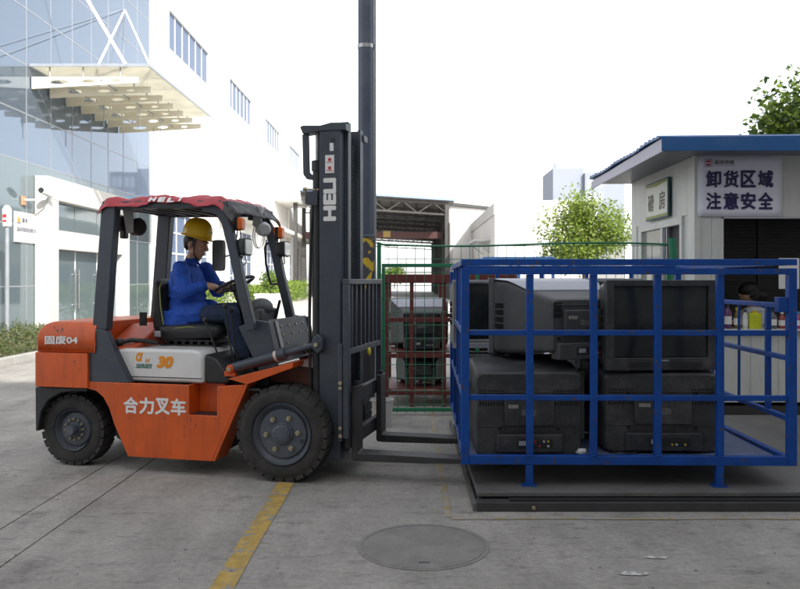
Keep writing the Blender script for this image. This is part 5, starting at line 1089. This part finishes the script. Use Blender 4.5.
q = MB(); q.cyl((0,0,0),(0,0,zt_-.5),.05,n=14); q.build('post_shaft', MULL, mp_); q = MB(); q.lathe([(.09,zt_-.5),(.10,zt_-.46),(.10,zt_-.1),(.05,zt_-.02),(0,zt_)], (0,0,0), (0,0,1), 20); q.build('post_head', WHITE, mp_)
for za, zb2 in ((.40,.35),(.30,.22)): q = MB(); q.box(-.045,.045,-.106,-.099,zt_-za,zt_-zb2); q.build('red_mark', REDI, mp_, smooth=0)
# kerb and planting bed
for k in range(9): q = MB(); y = 9.4+k*1.32; q.box(-7.16,-7.0,y+.006,y+1.314,-.01,.13); tag(q.build('kerb', KERBM, smooth=0, bevel=.012), kind='structure')
q = MB(); q.box(-10.1,-7.165,9.4,21.2,-.01,.08); tag(q.build('planting_bed', SOIL, smooth=0), kind='structure')
def leaves(name, pts, size, m, parent=None, aspect=.5, droop=0.0):
    vs_, fs_ = [], []
    for p in pts:
        s = size*random.uniform(.6,1.3); d = Vector((random.gauss(0,1),random.gauss(0,1),random.gauss(0,.7)-droop)).normalized(); a = d.orthogonal().normalized(); a = (Matrix.Rotation(random.uniform(0,6.28),3,d) @ a)*s*aspect*.5
        p = Vector(p); k = len(vs_); mid = p + d*s*.5 + d.cross(a).normalized()*s*.06
        vs_ += [p, mid+a, p+d*s, mid-a]; fs_.append((k,k+1,k+2,k+3))
    me = bpy.data.meshes.new(name); me.from_pydata([tuple(v) for v in vs_], [], fs_)
    for x in (m if isinstance(m,(list,tuple)) else [m]): me.materials.append(x)
    if isinstance(m,(list,tuple)):
        me.polygons.foreach_set('material_index', [random.randrange(len(m)) for _ in fs_])
    o = bpy.data.objects.new(name, me); COL.objects.link(o); o.parent = parent; return o
pts = []
for k in range(14000):
    x, y = random.uniform(-10.0,-7.2), random.uniform(9.6,21); h = .16+.14*math.sin(x*2.1)*math.sin(y*1.3)+ (.12 if x < -8 else 0); pts.append((x,y,.08+random.random()**1.5*max(.06,h)))
tag(leaves('ground_cover', pts, .10, [LEAFD,LEAFD,LEAFB], aspect=.3), 'scrubby green ground cover in the kerbed bed by the office', 'plants', kind='stuff')

wf = empty('white_factory', (WX, 29.7, 0), 0, 'long white factory block with high ribbon windows beyond the glass office', 'building')
def fbx(name, x0,x1,y0,y1,z0,z1,m=WALLW): q = MB(); q.box(x0,x1,y0-29.7,y1-29.7,z0,z1); return q.build(name, m, wf, 0, smooth=0)
bays = [(31.8,38.1),(42.5,48.4),(53.0,58.8),(63.6,69.4)]
yc = 29.66
FT = 12.9
for a, b_ in bays:
    fbx('wall', -8, .06, yc, a, 0, 16); 
    fbx('wall', -8, .06, a+.001, b_-.001, FT, 16); fbx('wall', -8, .06, a+.001, b_-.001, 4.35, 11.25)
    fbx('wall', -8, .06, a+.001, b_-.001, 0, .85, BRICKW)
    for (z0,z1,nn_,hb) in ((11.25,FT,6,0),(.85,4.35,5,1)):
        fbx('window_reveal', -8, -.4, a+.001, b_-.001, z0, z1, DARKIN)
        for k in range(nn_):
            w_ = (b_-a)/nn_; fbx('window_pane', -.05, -.04, a+w_*k+.03, a+w_*(k+1)-.03, z0, z1, WGLASS)
            fbx('window_mullion', -.06, -.02, a+w_*k-.03, a+w_*k+.029, z0, z1, WALLW)
        if hb:
            for zz in (1.7,2.6,3.5): fbx('window_transom', -.039, -.015, a+.03, b_-.03, zz, zz+.06, WALLW)
    yc = b_
fbx('wall', -8, .06, yc, 74, 0, 16)
fbx('ledge', .061, 1.3, 39.4, 74, 4.95, 5.2, WALLC)
for k in range(6): fbx('ledge_post', .9, 1.1, 40.2+k*6.2, 40.4+k*6.2, 0, 4.949, WALLW)
fbx('oriel', .061, 1.75, 56.2, 62.5, 7.45, 9.4, WALLW)
fbx('plinth_band', .061, .10, 29.7, 39.3, 0, .5, BRICKW)
for k in range(3): q = MB(); yy = 40.4+k*11; q.cyl((.16,yy-29.7,0),(.16,yy-29.7,15),.07,n=10); q.build('downpipe', WALLC, wf)
# hedges, planter, shrub along the factory
def hedge(x0,x1,y0,y1,h,label,n,m=LEAFC,lump=.12):
    e = empty('hedge', ((x0+x1)/2,(y0+y1)/2,0), 0, label, 'hedge', 'hedges along the white factory'); pts = []
    cx, cy = (x0+x1)/2, (y0+y1)/2
    for k in range(n):
        x, y = random.uniform(x0,x1), random.uniform(y0,y1); top = h*(1+lump*math.sin(y*2.2+x)+lump*.6*math.sin(y*5.1)); z = top*(1-random.random()**2.2*.95); pts.append((x-cx,y-cy,z))
    leaves('foliage', pts, .11, [m,LEAFA,LEAFB] if m is LEAFC else m, e, .55)
    q = MB()
    for k in range(6): yy = (y0-cy)+(y1-y0)*(k+.5)/6; q.cyl((0,yy,0),(random.uniform(-.1,.1),yy,h*.7),.03,.012,n=6)
    q.build('stems', BARK, e)
hedge(-9.0,-7.6,26.5,34,1.15,'bright green hedge seen behind the driver',9000)
hedge(-8.6,-7.2,37,43,1.05,'clipped green hedge seen between dashboard and mast',7000)
hedge(-8.8,-7.6,46,58,1.25,'far green hedge at the foot of the white factory, left of mast',7000)
q = MB(); q.box(-7.1,-5.9,34.6,35.8,0,.75); q.box(-7.15,-5.85,34.55,35.85,.751,.85); tag(q.build('planter', WALLW, smooth=0, bevel=.01), 'white square planter on the bright yard behind the dashboard', 'planter')
def shrub(loc, r, n, label):
    e = empty('shrub', loc, 0, label, 'shrub'); pts = []
    for k in range(n):
        d = Vector((random.gauss(0,1),random.gauss(0,1),random.gauss(0,1))).normalized()*r*random.random()**.4; pts.append((d.x,d.y,max(.05,d.z+r)))
    leaves('foliage', pts, .22, [LEAFA,LEAFB], e, .3); q = MB(); q.cyl((0,0,0),(0,0,r),.03,n=6); q.build('stem', BARK, e)
shrub((-6.5,35.2,.85), .55, 700, 'spiky shrub growing in the white planter')

# ================================================================== FAR YARD
sh = empty('open_shed', (0, 60, 0), 0, 'open sided steel shed with dark trussed roof far down the yard', 'shed')
SX0, SX1, SY0, SY1 = -9.0, 3.0, 58.0, 96.0
def sbx(name, x0,x1,y0,y1,z0,z1,m=TRIMD,par=sh): q = MB(); q.box(x0,x1,y0-60,y1-60,z0,z1); return q.build(name, m, par, 0, smooth=0)
roofz = lambda x: 8.3-.045*(x-SX0)*1.0
q = MB()
v = [(SX0,SY0-60,8.3),(SX1+.4,SY0-60,7.5),(SX1+.4,SY1-60,6.3),(SX0,SY1-60,7.0)]; v += [(a,b,c+.12) for a,b,c in v]
q.add(v, [(0,3,2,1),(4,5,6,7),(0,1,5,4),(1,2,6,5),(2,3,7,6),(3,0,4,7)]); q.build('roof', mat('shed_roof_sheet',(.15,.143,.135),.6,var=.2,scale=.8), sh, smooth=0)
q = MB(); q.bar((SX0,SY0-60-.1,8.5),(SX1+.5,SY0-60-.1,7.66),.1,.22); q.build('roof_edge', mat('shed_blue_edge',(.20,.30,.45),.5), sh)
def zr_(x,y): u = (x-SX0)/(SX1+.4-SX0); w_ = (y-SY0)/(SY1-SY0); return (8.3*(1-u)+7.5*u)*(1-w_)+(7.0*(1-u)+6.3*u)*w_
for k in range(9):
    y = SY0+.3+k*(SY1-SY0-.6)/8
    q = MB(); zl = [zr_(SX0+(SX1-SX0)*i/10,y) for i in range(11)]; X_ = [SX0+(SX1-SX0)*i/10 for i in range(11)]
    q.bar((X_[0],y-60,zl[0]-.15),(X_[10],y-60,zl[10]-.15),.1,.14); q.bar((X_[0],y-60,zl[0]-1.0),(X_[10],y-60,zl[10]-1.0),.1,.12)
    for i in range(10): q.bar((X_[i],y-60,zl[i]-(.15 if i%2 else 1.0)),(X_[i+1],y-60,zl[i+1]-(1.0 if i%2 else .15)),.06,.06)
    q.build('truss', TRIMD, sh); q = MB(); q.box(SX1-.3,SX1,y-60-.15,y-60+.15,0,zl[10]-.2); q.build('column', TRIMD, sh)
    q = MB(); q.box(SX0,SX0+.3,y-60-.15,y-60+.15,0,zl[0]-.2); q.build('column', TRIMD, sh)
for i in range(12):
    x = SX0+.5+i*(SX1-SX0-1)/11; q = MB(); q.bar((x,SY0-60+.1,zr_(x,SY0)-.04),(x,SY1-60-.1,zr_(x,SY1)-.04),.08,.1); q.build('purlin', TRIMD, sh)
q = MB(); q.box(SX0+.35,SX1-.35,62-60,62.6-60,4.9,5.45); q.build('crane_beam', mat('crane_red',(.05,.013,.012),.6,var=.2), sh); q = MB(); q.box(-2.2,-1.6,61.9-60,61.99-60,5.0,5.5); q.build('hoist', mat('hoist_yellow',(.25,.16,.03),.5), sh)
for k in range(14): y = SY0+k*(SY1-SY0)/14; sbx('wall_panel', SX1+.01, SX1+.12, y+.02, y+(SY1-SY0)/14-.02, 0 if k > 1 else .0, 5.9, mat('shed_wall_sheet',(.09,.087,.084),.6,var=.2,scale=.7))
# white gable next to the shed and the white building nearer on the right
ga = empty('gable_house', (4.6, 60.5, 0), 0, 'white gabled building beside the open shed', 'building')
q = MB(); q.prism([(-1.45,0),(2.6,0),(2.6,7.0),(-1.45,7.45)], 0, 25); q.build('wall', mat('gable_wall',(.60,.59,.57),.8,var=.05,scale=.5,streak=.1), ga, smooth=0); q = MB(); q.prism([(-1.6,7.47),(2.7,7.02),(2.7,7.25),(-1.6,7.72)], -.3, 25); q.build('roof', TRIMD, ga, smooth=0)
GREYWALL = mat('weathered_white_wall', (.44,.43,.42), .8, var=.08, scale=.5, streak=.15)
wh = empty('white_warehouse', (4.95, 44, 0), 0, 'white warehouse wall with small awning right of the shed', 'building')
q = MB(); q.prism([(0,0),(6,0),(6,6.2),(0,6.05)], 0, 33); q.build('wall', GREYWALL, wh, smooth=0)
q = MB(); q.box(-.06,-.005,0,33,5.3,6.0); q.build('eave_band', mat('eave_grey',(.36,.355,.35),.7,var=.1,scale=.6), wh, smooth=0); q = MB(); q.box(-1.0,-.02,2.5,7,3.9,4.0); q.build('awning', ROOFUN, wh, smooth=0)
for y in (2.7,6.8): q = MB(); q.bar((-.95,y,3.9),(-.02,y,3.2),.05,.05); q.build('awning_bracket', MULL, wh)
q = MB(); q.box(-.03,-.004,3.6,5.2,0,2.5); q.build('door', mat('far_door',(.20,.20,.21),.6), wh, smooth=0); q = MB(); q.box(-.03,-.004,10,12,1.2,2.6); q.build('window', WGLASS, wh, smooth=0)
q = MB(); q.box(.6,.9,-.03,-.004,1.0,2.2); q.build('window', WGLASS, wh, smooth=0)
fa = empty('distant_block', (34, 152, 0), 0, 'pale blue grey block rising far behind the leafy tree', 'building')
q = MB(); q.box(-5.2,1.0,0,12,0,24); q.box(1.001,5.2,-1,12,0,23.0); q.build('wall', FARB, fa, smooth=0)
for i in range(3):
    for k in range(2): q = MB(); q.box(1.6+i*1.1,2.3+i*1.1,-1.03,-1.002,17+k*3,19+k*3); q.build('window', mat('far_window',(.28,.31,.37),.5), fa, smooth=0)
q = MB(); q.box(-4.9,-4.2,.5,1.2,24,25); q.build('roof_tank', FARB, fa, smooth=0)
f2 = empty('distant_block', (48, 190, 0), 0, 'lower pale block at the horizon behind the booth roof', 'building'); q = MB(); q.box(-9,6,0,12,0,28); q.build('wall', FARB, f2, smooth=0); q = MB(); q.box(-9.2,6.2,-.2,12,28,28.5); q.build('parapet', ROOFUN, f2, smooth=0)
hs = empty('grey_roofed_house', (9.0, 26, 0), 0, 'low house with grey sloping roof between tree and booth', 'house'); q = MB(); q.box(-1.6,4,0,5,0,2.9); q.build('wall', WALLW, hs, smooth=0); q = MB(); q.add([(-2.0,-.3,2.9),(4.2,-.3,3.7),(4.2,5.2,3.7),(-2.0,5.2,2.9),(-2.0,-.3,3.05),(4.2,-.3,4.5),(4.2,5.2,4.5),(-2.0,5.2,3.05)], [(0,3,2,1),(4,5,6,7),(0,1,5,4),(1,2,6,5),(2,3,7,6),(3,0,4,7)]); q.build('roof', mat('grey_roof',(.30,.31,.33),.7,var=.15,scale=2), hs, smooth=0); q = MB(); q.box(-.9,.3,-.02,-.003,1.0,2.2); q.build('window', WGLASS, hs, smooth=0)

# trees
def tree(loc, h, rx, rz_c, zc_, n, m, label, size=.16, seed=1, clumps=26):
    random.seed(seed); e = empty('tree', loc, 0, label, 'tree'); q = MB()
    tr = [Vector((0,0,0)), Vector((.05,.03,h*.25)), Vector((-.03,.05,h*.5)), Vector((.04,0,h*.78))]; q.tube(tr, [.11,.085,.06,.02], 10)
    cl = []
    for k in range(clumps):
        d = Vector((random.gauss(0,1),random.gauss(0,1),random.gauss(0,1))).normalized(); r_ = random.uniform(.35,.88); c = Vector((d.x*rx*r_, d.y*rx*r_, zc_+d.z*rz_c*r_)); cl.append((c, random.uniform(.26,.46)*rx))
        b0 = tr[1].lerp(tr[3], min(1,max(0,(c.z-h*.25)/(h*.6)))*.8); q.tube([b0, b0.lerp(c,.5)+Vector((0,0,.08)), c], [.03,.018,.006], 6)
    q.build('trunk', BARK, e); pts = []
    for k in range(n):
        c, r_ = random.choice(cl); d = Vector((random.gauss(0,1),random.gauss(0,1),random.gauss(0,.8))).normalized()*r_*random.random()**.45*1.1; pts.append(c+d)
    leaves('crown', pts, size, m, e, .5, .25); return e
tree((4.75,20.5,0), 4.1, 1.25, 1.35, 2.85, 11000, [LEAFA,LEAFC,LEAFP], 'leafy yellow green tree left of the booth', .10, 3, 46)
tree((8.35,14.6,0), 6.1, 1.8, 1.5, 4.0, 16000, [LEAFB,LEAFB,LEAFA,LEAFC,LEAFB], 'darker leafy tree rising behind the booth roof at right', .14, 11, 44)
tree((-2.6,125,0), 5, 2.0, 1.5, 2.6, 1200, [LEAFB,LEAFA], 'small far tree seen through the open shed', .5, 5, 16)

random.seed(21); q = MB()
for k in range(380):
    x, y = random.uniform(-4.5,4.2), 2.9+random.random()**1.3*6.5
    if .38 < x and y > 4.8: y = random.uniform(3,4.8)
    r_ = random.choice((.002,.003,.003,.004,.0055)); 
    q.ell((x,y,r_*.5+.004),(r_*random.uniform(.8,1.6),r_,r_*.6), nu=5, nv=3)
tag(q.build('grit', mat('yard_grit',(.20,.19,.17),.9,var=.5,scale=3)), 'loose grit scattered over the yard concrete', 'grit', kind='stuff')
